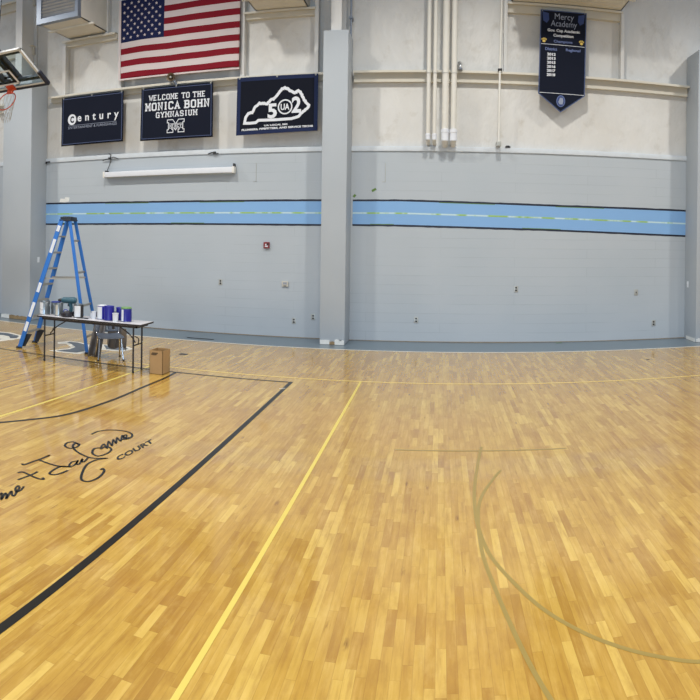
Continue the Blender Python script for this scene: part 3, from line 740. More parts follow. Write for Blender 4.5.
# pointed pennant
e = empty('pennant', (2.56, 13.38, 7.14)); tag(e, 'long navy pointed academic champions pennant hanging beside the white pipes', 'pennant')
PW, PH = 0.99, 2.16
def pf(off):
    def g(u, v, d):   # metres across / down
        return (2.07 + u - 0.022 * v / 1.8, 13.385 - off - d + 0.004 * math.sin(v * 3), 7.142 - v - 0.006 * u)
    return g
shape = [(0, 0), (PW, 0), (PW + 0.0, 1.785), (0.475, 2.16), (-0.01, 1.785)]
o = MB().prism(shape, pf(0), -0.004).build('pennant_cloth', 'banner_navy'); local(o, e)
mb = MB(); ribbon(mb, shape + [shape[0]], 0.022, pf(0.006), 'banner_line'); local(mb.build('border'), e)
mb = MB(); f = pf(0.008)
for s in (0, 1):
    q = [(0.03, 0.03), (0.17, 0.06), (0.18, 0.2), (0.13, 0.27), (0.05, 0.22)]
    if s: q = [(PW - a, b) for a, b in q]
    mb.prism(q, f, 0.001, 'print_deepblue')
put_text(mb, 'Mercy', f, 0.30, 0.72, 0.05, 0.22, 0.0, 'print_grey')
put_text(mb, 'Academy', f, 0.22, 0.79, 0.20, 0.37, 0.0, 'print_grey')
put_text(mb, 'Gov. Cup Academic', f, 0.15, 0.86, 0.385, 0.465, 0.04, 'print_white')
put_text(mb, 'Competition', f, 0.28, 0.72, 0.49, 0.57, 0.04, 'print_white')
put_text(mb, 'Champions', f, 0.29, 0.70, 0.62, 0.695, 0.02, 'print_blue')
ribbon(mb, [(0.02, 0.72), (PW - 0.02, 0.73)], 0.010, f, 'print_white')
put_text(mb, 'District', f, 0.11, 0.37, 0.79, 0.855, 0.03, 'print_blue')
put_text(mb, 'Regional', f, 0.56, 0.88, 0.79, 0.865, 0.03, 'print_blue')
for i, yr in enumerate(('2012', '2013', '2015', '2016', '2017', '2018')):
    v = 0.905 + i * 0.088; put_text(mb, yr, f, 0.155, 0.34, v, v + 0.062, 0.045, 'print_white')
ribbon(mb, [(0.01, 1.765), (PW - 0.01, 1.775)], 0.010, f, 'print_white')
for px_ in (0.08, 0.90):
    k = 14; mb.prism([(px_ + 0.035 * math.cos(2 * PI * i / k), 0.66 + 0.03 * math.sin(2 * PI * i / k)) for i in range(k)], f, 0.001, 'print_gold')
    for j, a in enumerate((-0.9, -0.3, 0.3, 0.9)):
        tx, tz = px_ + 0.055 * math.sin(a), 0.655 - 0.052 * math.cos(a)
        mb.prism([(tx + 0.014 * math.cos(2 * PI * i / 8), tz + 0.018 * math.sin(2 * PI * i / 8)) for i in range(8)], f, 0.001, 'print_gold')
k = 28; ec = (0.475, 1.93)
mb.prism([(ec[0] + 0.095 * math.cos(2 * PI * i / k), ec[1] + 0.125 * math.sin(2 * PI * i / k)) for i in range(k)], f, 0.001, 'print_blue')
mb.prism([(ec[0] + 0.08 * math.cos(2 * PI * i / k), ec[1] + 0.11 * math.sin(2 * PI * i / k)) for i in range(k)], pf(0.010), 0.001, 'print_deepblue')
mb.prism([(ec[0] - 0.055, ec[1] + 0.02), (ec[0] - 0.02, ec[1] - 0.07), (ec[0] + 0.04, ec[1] - 0.07), (ec[0] + 0.0, ec[1] - 0.03), (ec[0] + 0.055, ec[1] - 0.01), (ec[0] + 0.04, ec[1] + 0.07), (ec[0] - 0.03, ec[1] + 0.07)], pf(0.012), 0.001, 'print_grey')
local(mb.build('lettering'), e)
for x in (2.10, 3.03): local(MB().tube([(x, 13.38, 7.12), (x, 13.40, 7.20), (x, 13.455, 7.24)], 0.007, 6).build('hanging_tie', 'plate'), e)

# ------------------------------------------------------------------ pipes on the wall
def pipe(label, x, r, zb, fit=None, top=9.6, y=13.34, name='white_pipe'):
    e = empty(name, (x, y, zb)); tag(e, label, 'pipe', 'vertical pipes on the upper wall')
    pts = [(x, D + 0.06, zb)] + [(x, D + 0.02 - (D + 0.02 - y) * math.sin(a), zb + 0.10 * (1 - math.cos(a))) for a in [PI / 2 * i / 5 for i in range(1, 6)]] + [(x, y, top)]
    local(MB().tube(pts, r, 18).build('pipe_run', 'pipe'), e)
    if fit:
        fr, fh = fit
        local(MB().lathe([(r, 0.0), (fr, 0.0), (fr, fh * 0.70), (fr * 1.1, fh * 0.72), (fr * 1.1, fh), (r, fh + 0.01)], (x, y, zb + 0.04), 20).build('coupling', 'white_plastic'), e)
    for z in (5.70, 7.3):
        mb = MB(); mb.tube([(x + (r + 0.006) * math.cos(a), y + (r + 0.006) * math.sin(a), z) for a in [2 * PI * i / 16 for i in range(16)]], 0.005, 6, closed=True)
        mb.box((x - 0.012, y + r, z - 0.015), (x + 0.012, 13.445, z + 0.015))
        local(mb.build('pipe_clamp', 'plate'), e)
    return e
pipe('leftmost of the four white pipes, thin, ending in a small elbow', -0.300, 0.043, 4.26, (0.050, 0.12))
pipe('thin white pipe between the leftmost thin pipe and the thicker pair', -0.165, 0.041, 4.26, (0.048, 0.12))
pipe('thickest white pipe, with a wide coupling at its foot', 0.058, 0.070, 4.24, (0.079, 0.24))
pipe('rightmost of the four white pipes, thick with a wide coupling', 0.236, 0.060, 4.24, (0.079, 0.24))
def conduit(name, label, pts, r, mat='pipe', cat='pipe', group=None):
    mb = MB(); mb.tube(pts, r, 10); o = mb.build(name, mat); return tag(o, label, cat, group)
e = empty('thin_conduit', (1.205, 13.40, 4.2)); tag(e, 'thin lone white conduit left of the pointed pennant', 'pipe')
local(MB().tube([(1.200, 13.41, 4.215), (1.205, 13.41, 5.7), (1.225, 13.41, 7.06), (1.225, 13.41, 9.5)], 0.024, 12).build('pipe_run', 'pipe'), e)
local(MB().box((1.16, 13.38, 5.80), (1.25, 13.46, 5.85), 0.004).build('pipe_clamp', 'steel_dark'), e)
local(MB().box((1.15, 13.36, 4.205), (1.25, D - 0.02, 4.30), 0.01).build('end_fitting', 'plate'), e)
e = empty('grey_conduit', (-1.93, 13.5, 6.0)); tag(e, 'dark grey conduit running up beside the middle column', 'pipe')
local(MB().tube([(-1.985, 13.52, 6.53), (-1.985, 13.52, 9.4)], 0.022, 10).build('pipe_run', 'galv'), e)
local(MB().box((-2.02, 13.48, 6.93), (-1.95, D + 0.05, 6.98)).build('pipe_clamp', 'galv'), e)
e = empty('pipe_elbow', (0.365, 13.4, 5.80)); tag(e, 'short silver elbow on the beam right of the white pipes', 'pipe fitting')
local(MB().tube([(0.34, D + 0.05, 5.98), (0.35, 13.5, 5.97), (0.36, 13.44, 5.93), (0.365, 13.42, 5.86), (0.365, 13.42, 5.80)], 0.04, 14).build('elbow_body', 'chrome'), e)
local(MB().lathe([(0.0, 0), (0.055, 0), (0.055, 0.03), (0.0, 0.03)], (0.365, 13.42, 5.80), 16).build('elbow_flange', 'chrome'), e)
o = MB().box((1.36, D - 0.05, 4.205), (1.47, D - 0.01, 4.235), 0.004).box((1.38, D - 0.045, 4.235), (1.45, D - 0.015, 4.25)).build('sill_clip', 'steel_dark')
tag(o, 'small dark clip on the block wall cap near the thin conduit', 'clip')

# ------------------------------------------------------------------ roll-up screen case and its wires
e = empty('screen_case', (-6.27, 13.5, 3.71)); tag(e, 'long white roll-up screen case hung under the banners', 'projection screen')
def tilt_box(a, b, bev): return a
x0, x1 = -7.94, -4.59
mb = MB(); mb.bar((x0, 13.53, 3.695), (x1, 13.53, 3.715), 0.13, 0.13, 0.02, (0, 1, 0)); local(mb.build('case', 'white_plastic'), e)
mb = MB(); mb.bar((x0 - 0.02, 13.53, 3.695), (x0 + 0.03, 13.53, 3.695), 0.15, 0.15, 0.01, (0, 1, 0)); local(mb.build('end_cap', 'pipe'), e); mb = MB(); mb.bar((x1 - 0.03, 13.53, 3.715), (x1 + 0.02, 13.53, 3.715), 0.15, 0.15, 0.01, (0, 1, 0)); local(mb.build('end_cap', 'pipe'), e)
mb = MB(); mb.bar((x0 + 0.05, 13.53, 3.622), (x1 - 0.05, 13.53, 3.642), 0.03, 0.02, 0.004, (0, 1, 0)); local(mb.build('bottom_bar', 'plate'), e)
mb = MB(); mb.box((x1 - 0.02, 13.50, 3.76), (x1 + 0.0, D, 3.86)); local(mb.build('wall_bracket', 'steel_dark'), e); mb = MB(); mb.box((x0 + 0.02, 13.50, 3.74), (x0 + 0.05, D, 3.80)); local(mb.build('wall_bracket', 'steel_dark'), e)
e = empty('hanging_wire', (-7.85, 13.58, 4.1)); tag(e, 'dark tangled wire tied above one end of the screen case', 'wire')
mb = MB()
mb.tube(smooth([(-7.90, 13.56, 3.78), (-7.84, 13.585, 3.95), (-7.80, 13.59, 4.1)], 5), 0.009, 6)
mb.tube(smooth([(-8.05, 13.60, 4.06), (-7.93, 13.58, 4.09), (-7.83, 13.57, 4.10), (-7.80, 13.57, 4.19), (-7.86, 13.57, 4.22)], 6), 0.010, 6)
mb.tube(smooth([(-7.83, 13.575, 4.10), (-7.72, 13.58, 4.13), (-7.60, 13.60, 4.08)], 6), 0.009, 6)
local(mb.build('wire_strands', 'cord_dark'), e)
local(MB().box((-7.87, 13.56, 4.08), (-7.80, 13.61, 4.13), 0.008).build('wire_knot', 'cord_dark'), e)
o = MB().tube(smooth([(-5.25, 13.60, 4.10), (-5.15, 13.59, 4.13), (-5.06, 13.60, 4.10), (-5.0, 13.6, 4.11)], 5), 0.012, 6).box((-5.12, 13.57, 4.09), (-5.06, 13.61, 4.15)).build('hanging_wire', 'cord_dark')
tag(o, 'short dark wire stub on the wall cap above the screen case', 'wire')
for x, lb in ((-9.72, 'dark clip at the end of the wall cap beside the ladder column'),):
    o = MB().box((x - 0.06, D - 0.06, 4.10), (x + 0.06, D - 0.03, 4.13)).box((x - 0.06, D - 0.06, 4.07), (x - 0.04, D - 0.03, 4.13)).build('sill_clip', 'steel_dark'); tag(o, lb, 'clip')

# horn above the welcome banner
e = empty('wall_horn', (-6.07, 13.38, 5.86)); tag(e, 'small round brown horn fixed under the flag', 'horn')
local(MB().lathe([(0.0, 0.03), (0.03, 0.03), (0.035, 0.0), (0.06, 0.045), (0.085, 0.06), (0.10, 0.065), (0.10, 0.05), (0.05, 0.0), (0.03, -0.06), (0.0, -0.06)], (-6.07, 13.33, 5.86), 28, 'Y').build('bell', 'brass'), e)
local(MB().lathe([(0.0, 0.075), (0.02, 0.07), (0.026, 0.05), (0.026, 0.0)], (-6.07, 13.33, 5.86), 16, 'Y').build('driver_cap', 'plate'), e)
mb = MB(); mb.bar((-6.03, 13.38, 5.80), (-5.99, 13.42, 5.70), 0.04, 0.05, 0.004); mb.tube([(-6.07, 13.36, 5.79), (-6.12, 13.38, 5.75), (-6.05, 13.40, 5.72)], 0.014, 8); local(mb.build('bracket', 'galv'), e)

# ------------------------------------------------------------------ wall fittings
def wall_plate(label, x, z, kind='outlet', y=D):
    e = empty({'outlet': 'wall_outlet', 'switch': 'light_switch'}[kind], (x, y, z)); tag(e, label, 'outlet' if kind == 'outlet' else 'switch', 'electrical plates on the block wall')
    local(MB().box((x - 0.045, y - 0.008, z - 0.068), (x + 0.045, y, z + 0.068), 0.004).build('cover_plate', 'plate'), e)
    if kind == 'outlet':
        for dz in (-0.028, 0.028):
            local(MB().lathe([(0.0, 0.004), (0.019, 0.003), (0.02, 0)], (x, y - 0.008, z + dz), 14, 'Y').build('socket', 'edge_dark'), e)
    else:
        local(MB().box((x - 0.008, y - 0.022, z - 0.016), (x + 0.008, y - 0.006, z + 0.016), 0.002).build('toggle', 'edge_dark'), e)
    return e
wall_plate('steel outlet plate on the wall below and left of the red alarm', -4.92, 1.17)
wall_plate('low outlet plate on the wall, farther of the two left of the middle column', -3.19, 0.37)
wall_plate('low outlet plate on the wall nearest the middle column, left side', -2.76, 0.47)
wall_plate('low outlet plate on the wall just right of the middle column', -0.51, 0.47)
wall_plate('chest-high outlet plate alone in the wide wall bay below the pennant', 1.637, 1.156)
wall_plate('low outlet plate near the grey corner column', 4.774, 0.367)
e = wall_plate('small dark switch plate up the wall near the grey corner column', 4.348, 1.07, 'switch')
e = empty('thermostat', (-3.40, D, 1.18)); tag(e, 'pale square thermostat with a small display, below the red alarm', 'thermostat')
local(MB().box((-3.475, D - 0.03, 1.115), (-3.325, D, 1.24), 0.008).build('housing', 'plate_beige'), e)
local(MB().box((-3.44, D - 0.034, 1.17), (-3.36, D - 0.028, 1.215)).build('display', 'print_grey'), e)
local(MB().box((-3.43, D - 0.036, 1.13), (-3.37, D - 0.028, 1.145)).build('button', 'edge_dark'), e)
e = empty('fire_alarm', (-3.83, D, 2.03)); tag(e, 'dark red square fire alarm on the grey block wall', 'fire alarm')
local(MB().box((-3.90, D - 0.05, 1.96), (-3.765, D, 2.10), 0.008).build('housing', 'red_plastic'), e)
local(MB().box((-3.865, D - 0.056, 1.99), (-3.80, D - 0.045, 2.02)).box((-3.86, D - 0.056, 2.03), (-3.83, D - 0.045, 2.06)).build('pull_bar', 'print_white'), e)
local(MB().lathe([(0.0, 0.01), (0.02, 0.008), (0.024, 0)], (-3.80, D - 0.05, 2.055), 14, 'Y').build('strobe', 'edge_dark'), e)
def bracket_scar(x, z0, z1, lab):
    o = MB().box((x, D - 0.006, z0), (x + 0.012, D, z1)).box((x - 0.06, D - 0.006, z0), (x + 0.012, D, z0 + 0.012)).build('wall_bracket', 'plate')
    tag(o, lab, 'bracket', 'thin L-shaped brackets above the blue band')
bracket_scar(-4.11, 3.45, 3.87, 'thin L-shaped bracket above the blue band, left of the middle column')
bracket_scar(-1.22, 3.43, 3.84, 'thin L-shaped bracket above the blue band, right of the middle column')
# plates on the side faces of the end columns (they face along the wall)
def side_plate(x, y, z, sgn, lab):
    e = empty('light_switch', (x, y, z)); tag(e, lab, 'switch', 'switch plates on the column sides')
    a, b = sorted((x, x + sgn * 0.008))
    local(MB().box((a, y - 0.045, z - 0.07), (b, y + 0.045, z + 0.07), 0.003).build('cover_plate', 'label_white'), e)
    a, b = sorted((x + sgn * 0.006, x + sgn * 0.02))
    local(MB().box((a, y - 0.008, z - 0.015), (b, y + 0.008, z + 0.015)).build('toggle', 'white_plastic'), e)
side_plate(-9.79, 13.32, 1.55, 1, 'white switch plate on the side of the column behind the ladder')
side_plate(5.53, 13.45, 1.25, -1, 'pale switch plate on the side of the column by the far corner of the wall')
# floor details
fpatch(-5.05, 12.75, 0.62, 0.05, 'rubber', 'floor_slot'); fpatch(-4.65, 10.9, 0.16, 0.12, 'steel_dark'); fpatch(3.85, 11.3, 0.06, 0.05, 'edge_dark')  # the last one is a wall outlet's reflection painted dark on the boards
mb = MB(); ribbon(mb, [(-2.30, 8.95), (-2.22, 8.99)], 0.03, onfloor(0.0035)); mb.build('chipped_paint', 'line_white', fl)
mb = MB(); ribbon(mb, [(2.50, D - 0.14), (2.64, D - 0.12)], 0.05, onfloor(0.001)); mb.build('paint_drip', 'green_paint', fl)

# ------------------------------------------------------------------ folded basketball backboard
O = Vector((-7.73, 10.76, 5.37)); ax = Vector((-1, 0, 0)); up_ = Vector((0.0, -0.888, 0.459)).normalized(); nn = ax.cross(up_)
if nn.z > 0: nn = -nn
BW, BH = 1.83, 1.07
def bp(a, b, c=0.0): return O + ax * a + up_ * b + nn * c        # c>0: towards the playing face
e = empty('basketball_hoop', tuple(bp(BW / 2, 0))); tag(e, 'glass basketball backboard with orange rim folded up beside the end column', 'basketball hoop')
def bbox(mb, a0, a1, b0, b1, c0, c1, bev=0.0):
    m = Matrix((ax, up_, nn)).transposed().to_4x4(); m.translation = O; mb.box((a0, b0, c0), (a1, b1, c1), bev, None, m)
mb = MB(); bbox(mb, 0.03, BW - 0.03, 0.03, BH - 0.03, -0.006, 0.006); local(mb.build('glass_pane', 'glass'), e)
mb = MB(); t_ = 0.055
bbox(mb, 0, BW, 0, t_, -0.03, 0.015, .004); bbox(mb, 0, BW, BH - t_, BH, -0.03, 0.015, .004); bbox(mb, 0, t_, 0, BH, -0.03, 0.015, .004); bbox(mb, BW - t_, BW, 0, BH, -0.03, 0.015, .004)
local(mb.build('board_frame', 'white_steel'), e)
mb = MB(); cx = BW / 2; tb, th, tw = 0.12, 0.45, 0.30
for a0, a1, b0, b1 in ((cx - tw, cx + tw, tb, tb + 0.05), (cx - tw, cx + tw, tb + th - 0.05, tb + th), (cx - tw, cx - tw + 0.05, tb, tb + th), (cx + tw - 0.05, cx + tw, tb, tb + th)):
    bbox(mb, a0, a1, b0, b1, 0.007, 0.010)
local(mb.build('target_square', 'label_white'), e)
mb = MB(); bbox(mb, -0.035, BW + 0.035, -0.05, 0.012, -0.04, 0.03, .015); bbox(mb, -0.045, 0.03, -0.04, 0.36, -0.045, 0.035, .015); bbox(mb, BW - 0.03, BW + 0.045, -0.04, 0.36, -0.045, 0.035, .015)
local(mb.build('edge_padding', 'pad_navy'), e)
mb = MB(); bbox(mb, cx - 0.10, cx + 0.10, -0.02, 0.13, 0.01, 0.05, .01)
bbox(mb, cx - 0.07, cx + 0.07, 0.02, 0.07, 0.05, 0.17, .006)
rim_c = bp(cx, 0.05, 0.15 + 0.2286)
ring = [rim_c + ax * (0.2286 * math.cos(a)) + nn * (0.2286 * math.sin(a)) for a in [2 * PI * i / 40 for i in range(40)]]
mb.tube(ring, 0.011, 10, closed=True)
rim = mb.build('rim', 'orange'); local(rim, e)
mb = MB(); ns = 12; down = Vector((0, 0, -1))
def np_(i, t):   # net hangs straight down from the tilted ring
    a = 2 * PI * i / ns; c = rim_c + down * (0.42 * t) ; q = 1 - 0.5 * t
    return c + ax * (0.2286 * q * math.cos(a)) + (nn * (1 - 0.5 * t) ) * (0.2286 * q * math.sin(a))
for i in range(ns):
    for s in (1, -1):
        mb.tube([np_(i + s * 2.2 * t, t) for t in [k / 8 for k in range(9)]], 0.004, 5)
local(mb.build('net', 'net'), e)
mb = MB()
bbox(mb, cx - 0.27, cx - 0.15, 0.10, BH + 2.4, -0.20, -0.10, .01); bbox(mb, cx + 0.15, cx + 0.27, 0.10, BH + 2.4, -0.20, -0.10, .01)
for b_ in (0.2, 0.6, 1.0, 1.8, 2.6): bbox(mb, cx - 0.2, cx + 0.2, b_, b_ + 0.06, -0.19, -0.12)
local(mb.build('mast', 'mast'), e)
mb = MB(); bbox(mb, 0.05, BW - 0.05, 0.12, 0.20, -0.10, -0.035, .006); bbox(mb, 0.05, BW - 0.05, BH - 0.16, BH - 0.1, -0.10, -0.035, .006); bbox(mb, cx - 0.20, cx - 0.12, 0.05, BH - 0.05, -0.12, -0.035, .004); bbox(mb, cx + 0.12, cx + 0.20, 0.05, BH - 0.05, -0.12, -0.035, .004)
local(mb.build('back_brace', 'mast'), e)
mb = MB(); mb.tube([bp(cx - 0.2, 1.0, -0.15), bp(cx - 0.2, 1.0, -0.15) + Vector((0, 0.4, 3.4))], 0.03, 10); local(mb.build('ceiling_strut', 'mast'), e); mb = MB(); mb.tube([bp(cx + 0.2, 1.0, -0.15), bp(cx + 0.2, 1.0, -0.15) + Vector((0, 0.4, 3.4))], 0.03, 10)
local(mb.build('ceiling_strut', 'mast'), e)
y_ = bp(cx, 1.0, -0.15).y + 0.4
tag(MB().box((-12.0, y_ - 0.06, 9.30), (-6.0, y_ + 0.06, 9.55)).build('wall_beam', 'white_steel'), kind='structure')

# ------------------------------------------------------------------ step ladder (local frame: +X towards the rear rails)
Lc = (-6.925, 10.18, 0)
e = empty('step_ladder', Lc, math.atan2(0.285, 1.35)); tag(e, 'tall blue fibreglass step ladder with grey treads behind the folding table', 'ladder')
HT = 2.53
def rail_at(front, side, z):
    t = z / HT
    x = (-0.71 + 0.78 * t) if front else (0.68 - 0.47 * t)
    hw = (0.36 - 0.20 * t) if front else (0.35 - 0.21 * t)
    return Vector((x, side * hw, z))
def ribbonbar(mb, p, q, w_, d_, bev=0.004): mb.bar(p, q, w_, d_, bev, (1, 0, 0))
for side in (-1, 1):
    mb = MB(); p, q = rail_at(True, side, 0.02), rail_at(True, side, HT - 0.03)
    ribbonbar(mb, p, q, 0.028, 0.088)
    r = mb.build('front_rail', 'ladder_blue', e)
    mb = MB(); f0 = rail_at(True, side, 0.0); mb.box((f0.x - 0.06, f0.y - 0.03, 0), (f0.x + 0.05, f0.y + 0.03, 0.035), 0.006)
    mb.build('foot', 'rubber', r)
    if side == -1:
        for z0, z1 in ((2.27, 2.38), (1.86, 2.12), (1.10, 1.28), (0.62, 0.90), (0.34, 0.52)):
            mb = MB(); d = Vector((0.0, -0.016, 0)); mb.bar(rail_at(True, side, z0) + d, rail_at(True, side, z1) + d, 0.004, 0.062, 0, (1, 0, 0)); mb.build('label_sticker', 'label_white', r)
    mb = MB(); p, q = rail_at(False, side, 0.02), rail_at(False, side, HT - 0.03)
    ribbonbar(mb, p, q, 0.026, 0.062); r = mb.build('rear_rail', 'ladder_blue', e)
    f0 = rail_at(False, side, 0.0); MB().box((f0.x - 0.045, f0.y - 0.028, 0), (f0.x + 0.045, f0.y + 0.028, 0.035), 0.006).build('foot', 'rubber', r)
for k in range(1, 8):
    z = 0.312 * k; a = rail_at(True, -1, z); b = rail_at(True, 1, z); mb = MB()
    mb.box((a.x - 0.035, a.y + 0.014, z - 0.030), (a.x + 0.055, b.y - 0.014, z - 0.002), 0.004)
    for j in range(4): mb.box((a.x - 0.03 + j * 0.022, a.y + 0.02, z - 0.002), (a.x - 0.02 + j * 0.022, b.y - 0.02, z + 0.002))
    s = mb.build('step', 'aluminium', e)
    if k == 1:
        for sd, P in ((1, a), (-1, b)):
            mb = MB(); y_ = P.y + sd * 0.03
            pts = [(-0.02, -0.03), (0.14, -0.03), (0.10, -0.07), (0.04, -0.16), (0.0, -0.28), (-0.085, -0.28)]
            mb.prism([(P.x + u, z + v) for u, v in pts], lambda u, v, d: (u, y_ + d, v), 0.02); mb.build('step_brace', 'ladder_dark', s)
for z in (2.09, 1.49, 0.87, 0.30):
    a = rail_at(False, -1, z); b = rail_at(False, 1, z); mb = MB(); mb.box((a.x - 0.015, a.y, z - 0.02), (a.x + 0.008, b.y, z + 0.02), 0.003); mb.build('rear_brace', 'aluminium', e)
for side in (-1, 1):
    a = rail_at(True, side, 1.36); b = rail_at(False, side, 1.38); d = Vector((0, -side * 0.03, 0)); mb = MB(); mb.bar(a + d, b + d, 0.03, 0.008, 0.0, (0, 1, 0)); mb.build('spreader', 'aluminium', e)
mb = MB(); mb.box((0.03, -0.17, HT - 0.05), (0.25, 0.17, HT + 0.02), 0.018); mb.box((0.02, -0.18, HT - 0.06), (0.26, 0.18, HT - 0.03), 0.01); mb.box((0.06, -0.10, HT + 0.02), (0.20, 0.10, HT + 0.028), 0.003)
mb.build('top_cap', 'ladder_dark', e)

# ------------------------------------------------------------------ folding table
TX0, TX1, TY0, TY1, TZ = -6.56, -4.55, 8.92, 9.38, 0.797
e = empty('folding_table', ((TX0 + TX1) / 2, (TY0 + TY1) / 2, 0)); tag(e, 'narrow grey folding table with black legs holding paint cans', 'table')
local(MB().box((TX0, TY0, TZ - 0.030), (TX1, TY1, TZ), 0.003).build('table_top', 'laminate'), e)
local(MB().box((TX0 - 0.004, TY0 - 0.004, TZ - 0.028), (TX1 + 0.004, TY0, TZ - 0.002)).box((TX0 - 0.004, TY1, TZ - 0.028), (TX1 + 0.004, TY1 + 0.004, TZ - 0.002)).box((TX0 - 0.004, TY0, TZ - 0.028), (TX0, TY1, TZ - 0.002)).box((TX1, TY0, TZ - 0.028), (TX1 + 0.004, TY1, TZ - 0.002)).build('edge_band', 'edge_dark'), e)
mb = MB(); mb.box((TX0 + 0.08, TY0 + 0.03, TZ - 0.068), (TX1 - 0.08, TY0 + 0.05, TZ - 0.030)); mb.box((TX0 + 0.08, TY1 - 0.05, TZ - 0.068), (TX1 - 0.08, TY1 - 0.03, TZ - 0.030)); mb.box((TX0 + 0.08, TY0 + 0.03, TZ - 0.068), (TX0 + 0.10, TY1 - 0.03, TZ - 0.030)); mb.box((TX1 - 0.10, TY0 + 0.03, TZ - 0.068), (TX1 - 0.08, TY1 - 0.03, TZ - 0.030))
local(mb.build('apron', 'edge_dark'), e)
for xl, s in ((-6.46, 1), (-4.715, -1)):
    for y in (9.0, 9.30):
        local(MB().tube([(xl, y, TZ - 0.03), (xl, y, 0.0)], 0.0145, 12).build('leg', 'steel_dark'), e)
        local(MB().lathe([(0.0, 0), (0.018, 0), (0.018, 0.03), (0.0145, 0.03)], (xl, y, 0), 12).build('leg_cap', 'rubber'), e)
    local(MB().tube([(xl, 9.0, 0.44), (xl, 9.30, 0.44)], 0.011, 10).build('leg_crossbar', 'steel_dark'), e)
    mb = MB(); mb.tube(smooth([(xl + s * 0.42, 9.15, TZ - 0.05), (xl + s * 0.16, 9.15, 0.60), (xl + s * 0.03, 9.13, 0.47)], 4), 0.010, 8)
    mb.tube(smooth([(xl + s * 0.06, 9.17, 0.56), (xl + s * 0.02, 9.22, 0.52), (xl + s * 0.00, 9.17, 0.45)], 6), 0.008, 8); mb.box((xl + s * 0.42 - 0.03, 9.10, TZ - 0.06), (xl + s * 0.42 + 0.03, 9.20, TZ - 0.045))
    local(mb.build('folding_brace', 'steel_dark'), e)

# ------------------------------------------------------------------ chair (local: +Y is where the sitter looks)
f_ = Vector((0.62, -0.78)); cx_, cy_ = -5.50 - 0.20 * 0.62, 9.66 + 0.20 * 0.78
e = empty('stacking_chair', (cx_, cy_, 0), math.atan2(-f_.x, f_.y)); tag(e, 'grey plastic stacking chair with chrome legs under the table', 'chair')
def shell_grid(fn, nu, nv, name, mat, th=0.008, skip=None):
    mb = MB(); G = [[mb.bm.verts.new(fn(i / nu, j / nv)) for i in range(nu + 1)] for j in range(nv + 1)]
    for j in range(nv):
        for i in range(nu):
            if skip and skip((i + 0.5) / nu, (j + 0.5) / nv): continue
            fc = mb.bm.faces.new((G[j][i], G[j][i + 1], G[j + 1][i + 1], G[j + 1][i])); fc.smooth = True
    o = mb.build(name, mat, e, 60); m = o.modifiers.new('thick', 'SOLIDIFY'); m.thickness = th; m.offset = 0; return o
def seatf(u, v):
    x = (u - 0.5) * (0.47 - 0.05 * (1 - v)); y = -0.22 + 0.45 * v
    z = 0.425 - 0.018 * math.cos((u - 0.5) * PI) * (1 if v < 0.85 else 0.5) - 0.05 * max(0, v - 0.8) ** 1.2 * 3 + 0.02 * max(0, 0.15 - v) * 5
    return (x, y, z)
shell_grid(seatf, 20, 20, 'seat', 'chair_plastic')
def backf(u, v):
    x = (u - 0.5) * (0.45 - 0.05 * v ** 3); z = 0.45 + 0.36 * v; y = -0.24 - 0.09 * v - 0.02 * math.cos((u - 0.5) * PI)
    return (x, y, z)
shell_grid(backf, 30, 20, 'backrest', 'chair_plastic', 0.008, lambda u, v: 0.12 < v < 0.62 and any(abs(u - c) < 0.045 for c in (0.26, 0.5, 0.74)))
for sx in (-1, 1):
    MB().tube(smooth([(sx * 0.225, 0.20, 0.0), (sx * 0.205, 0.155, 0.22), (sx * 0.195, 0.12, 0.395)], 5), 0.0125, 12).build('leg', 'chrome', e)
    MB().tube(smooth([(sx * 0.225, -0.20, 0.0), (sx * 0.205, -0.15, 0.22), (sx * 0.195, -0.10, 0.395)], 5), 0.0125, 12).build('leg', 'chrome', e)
    MB().tube(smooth([(sx * 0.195, 0.13, 0.40), (sx * 0.195, -0.14, 0.40), (sx * 0.20, -0.22, 0.44), (sx * 0.20, -0.30, 0.62)], 5), 0.011, 10).build('seat_rail', 'chrome', e)
    for sy in (-1, 1): MB().lathe([(0.0, 0), (0.02, 0), (0.018, 0.025), (0.0125, 0.03)], (sx * 0.225, sy * 0.20, 0), 12).build('glide', 'rubber', e)

# grey sheet draped by the chair back down to the floor
mb = MB(); nu, nv = 28, 22
def sheet(u, v):
    a = (-6.05 + 0.27 * u); x = a + 0.05 * v * (u - 0.5) * 1.2 - 0.05 * v; z = 0.70 * (1 - v) ** 0.9 + 0.004
    y = 10.02 - 0.06 * u + 0.035 * math.sin(u * 15 + v * 2) * (0.4 + v) + 0.02 * math.sin(u * 31 + v * 5) - 0.13 * v
    return (x, y, z)
G = [[mb.bm.verts.new(sheet(i / nu, j / nv)) for i in range(nu + 1)] for j in range(nv + 1)]
for j in range(nv):
    for i in range(nu):
        fc = mb.bm.faces.new((G[j][i], G[j][i + 1], G[j + 1][i + 1], G[j + 1][i])); fc.smooth = True
def sheet2(u, v):
    x = -5.90 + 0.40 * u; z = 0.60 - 0.42 * v - 0.05 * math.sin(u * 6) * v - 0.10 * u; y = 10.20 + 0.03 * math.sin(u * 13 + v * 3) + 0.02 * v
    return (x, y, z)
G = [[mb.bm.verts.new(sheet2(i / nu, j / nv)) for i in range(nu + 1)] for j in range(nv + 1)]
for j in range(nv):
    for i in range(nu):
        fc = mb.bm.faces.new((G[j][i], G[j][i + 1], G[j + 1][i + 1], G[j + 1][i])); fc.smooth = True
o = mb.build('drop_cloth', 'tarp', None, 80); m = o.modifiers.new('thick', 'SOLIDIFY'); m.thickness = 0.006
tag(o, 'crumpled grey plastic drop cloth hanging behind the chair to the floor', 'drop cloth')

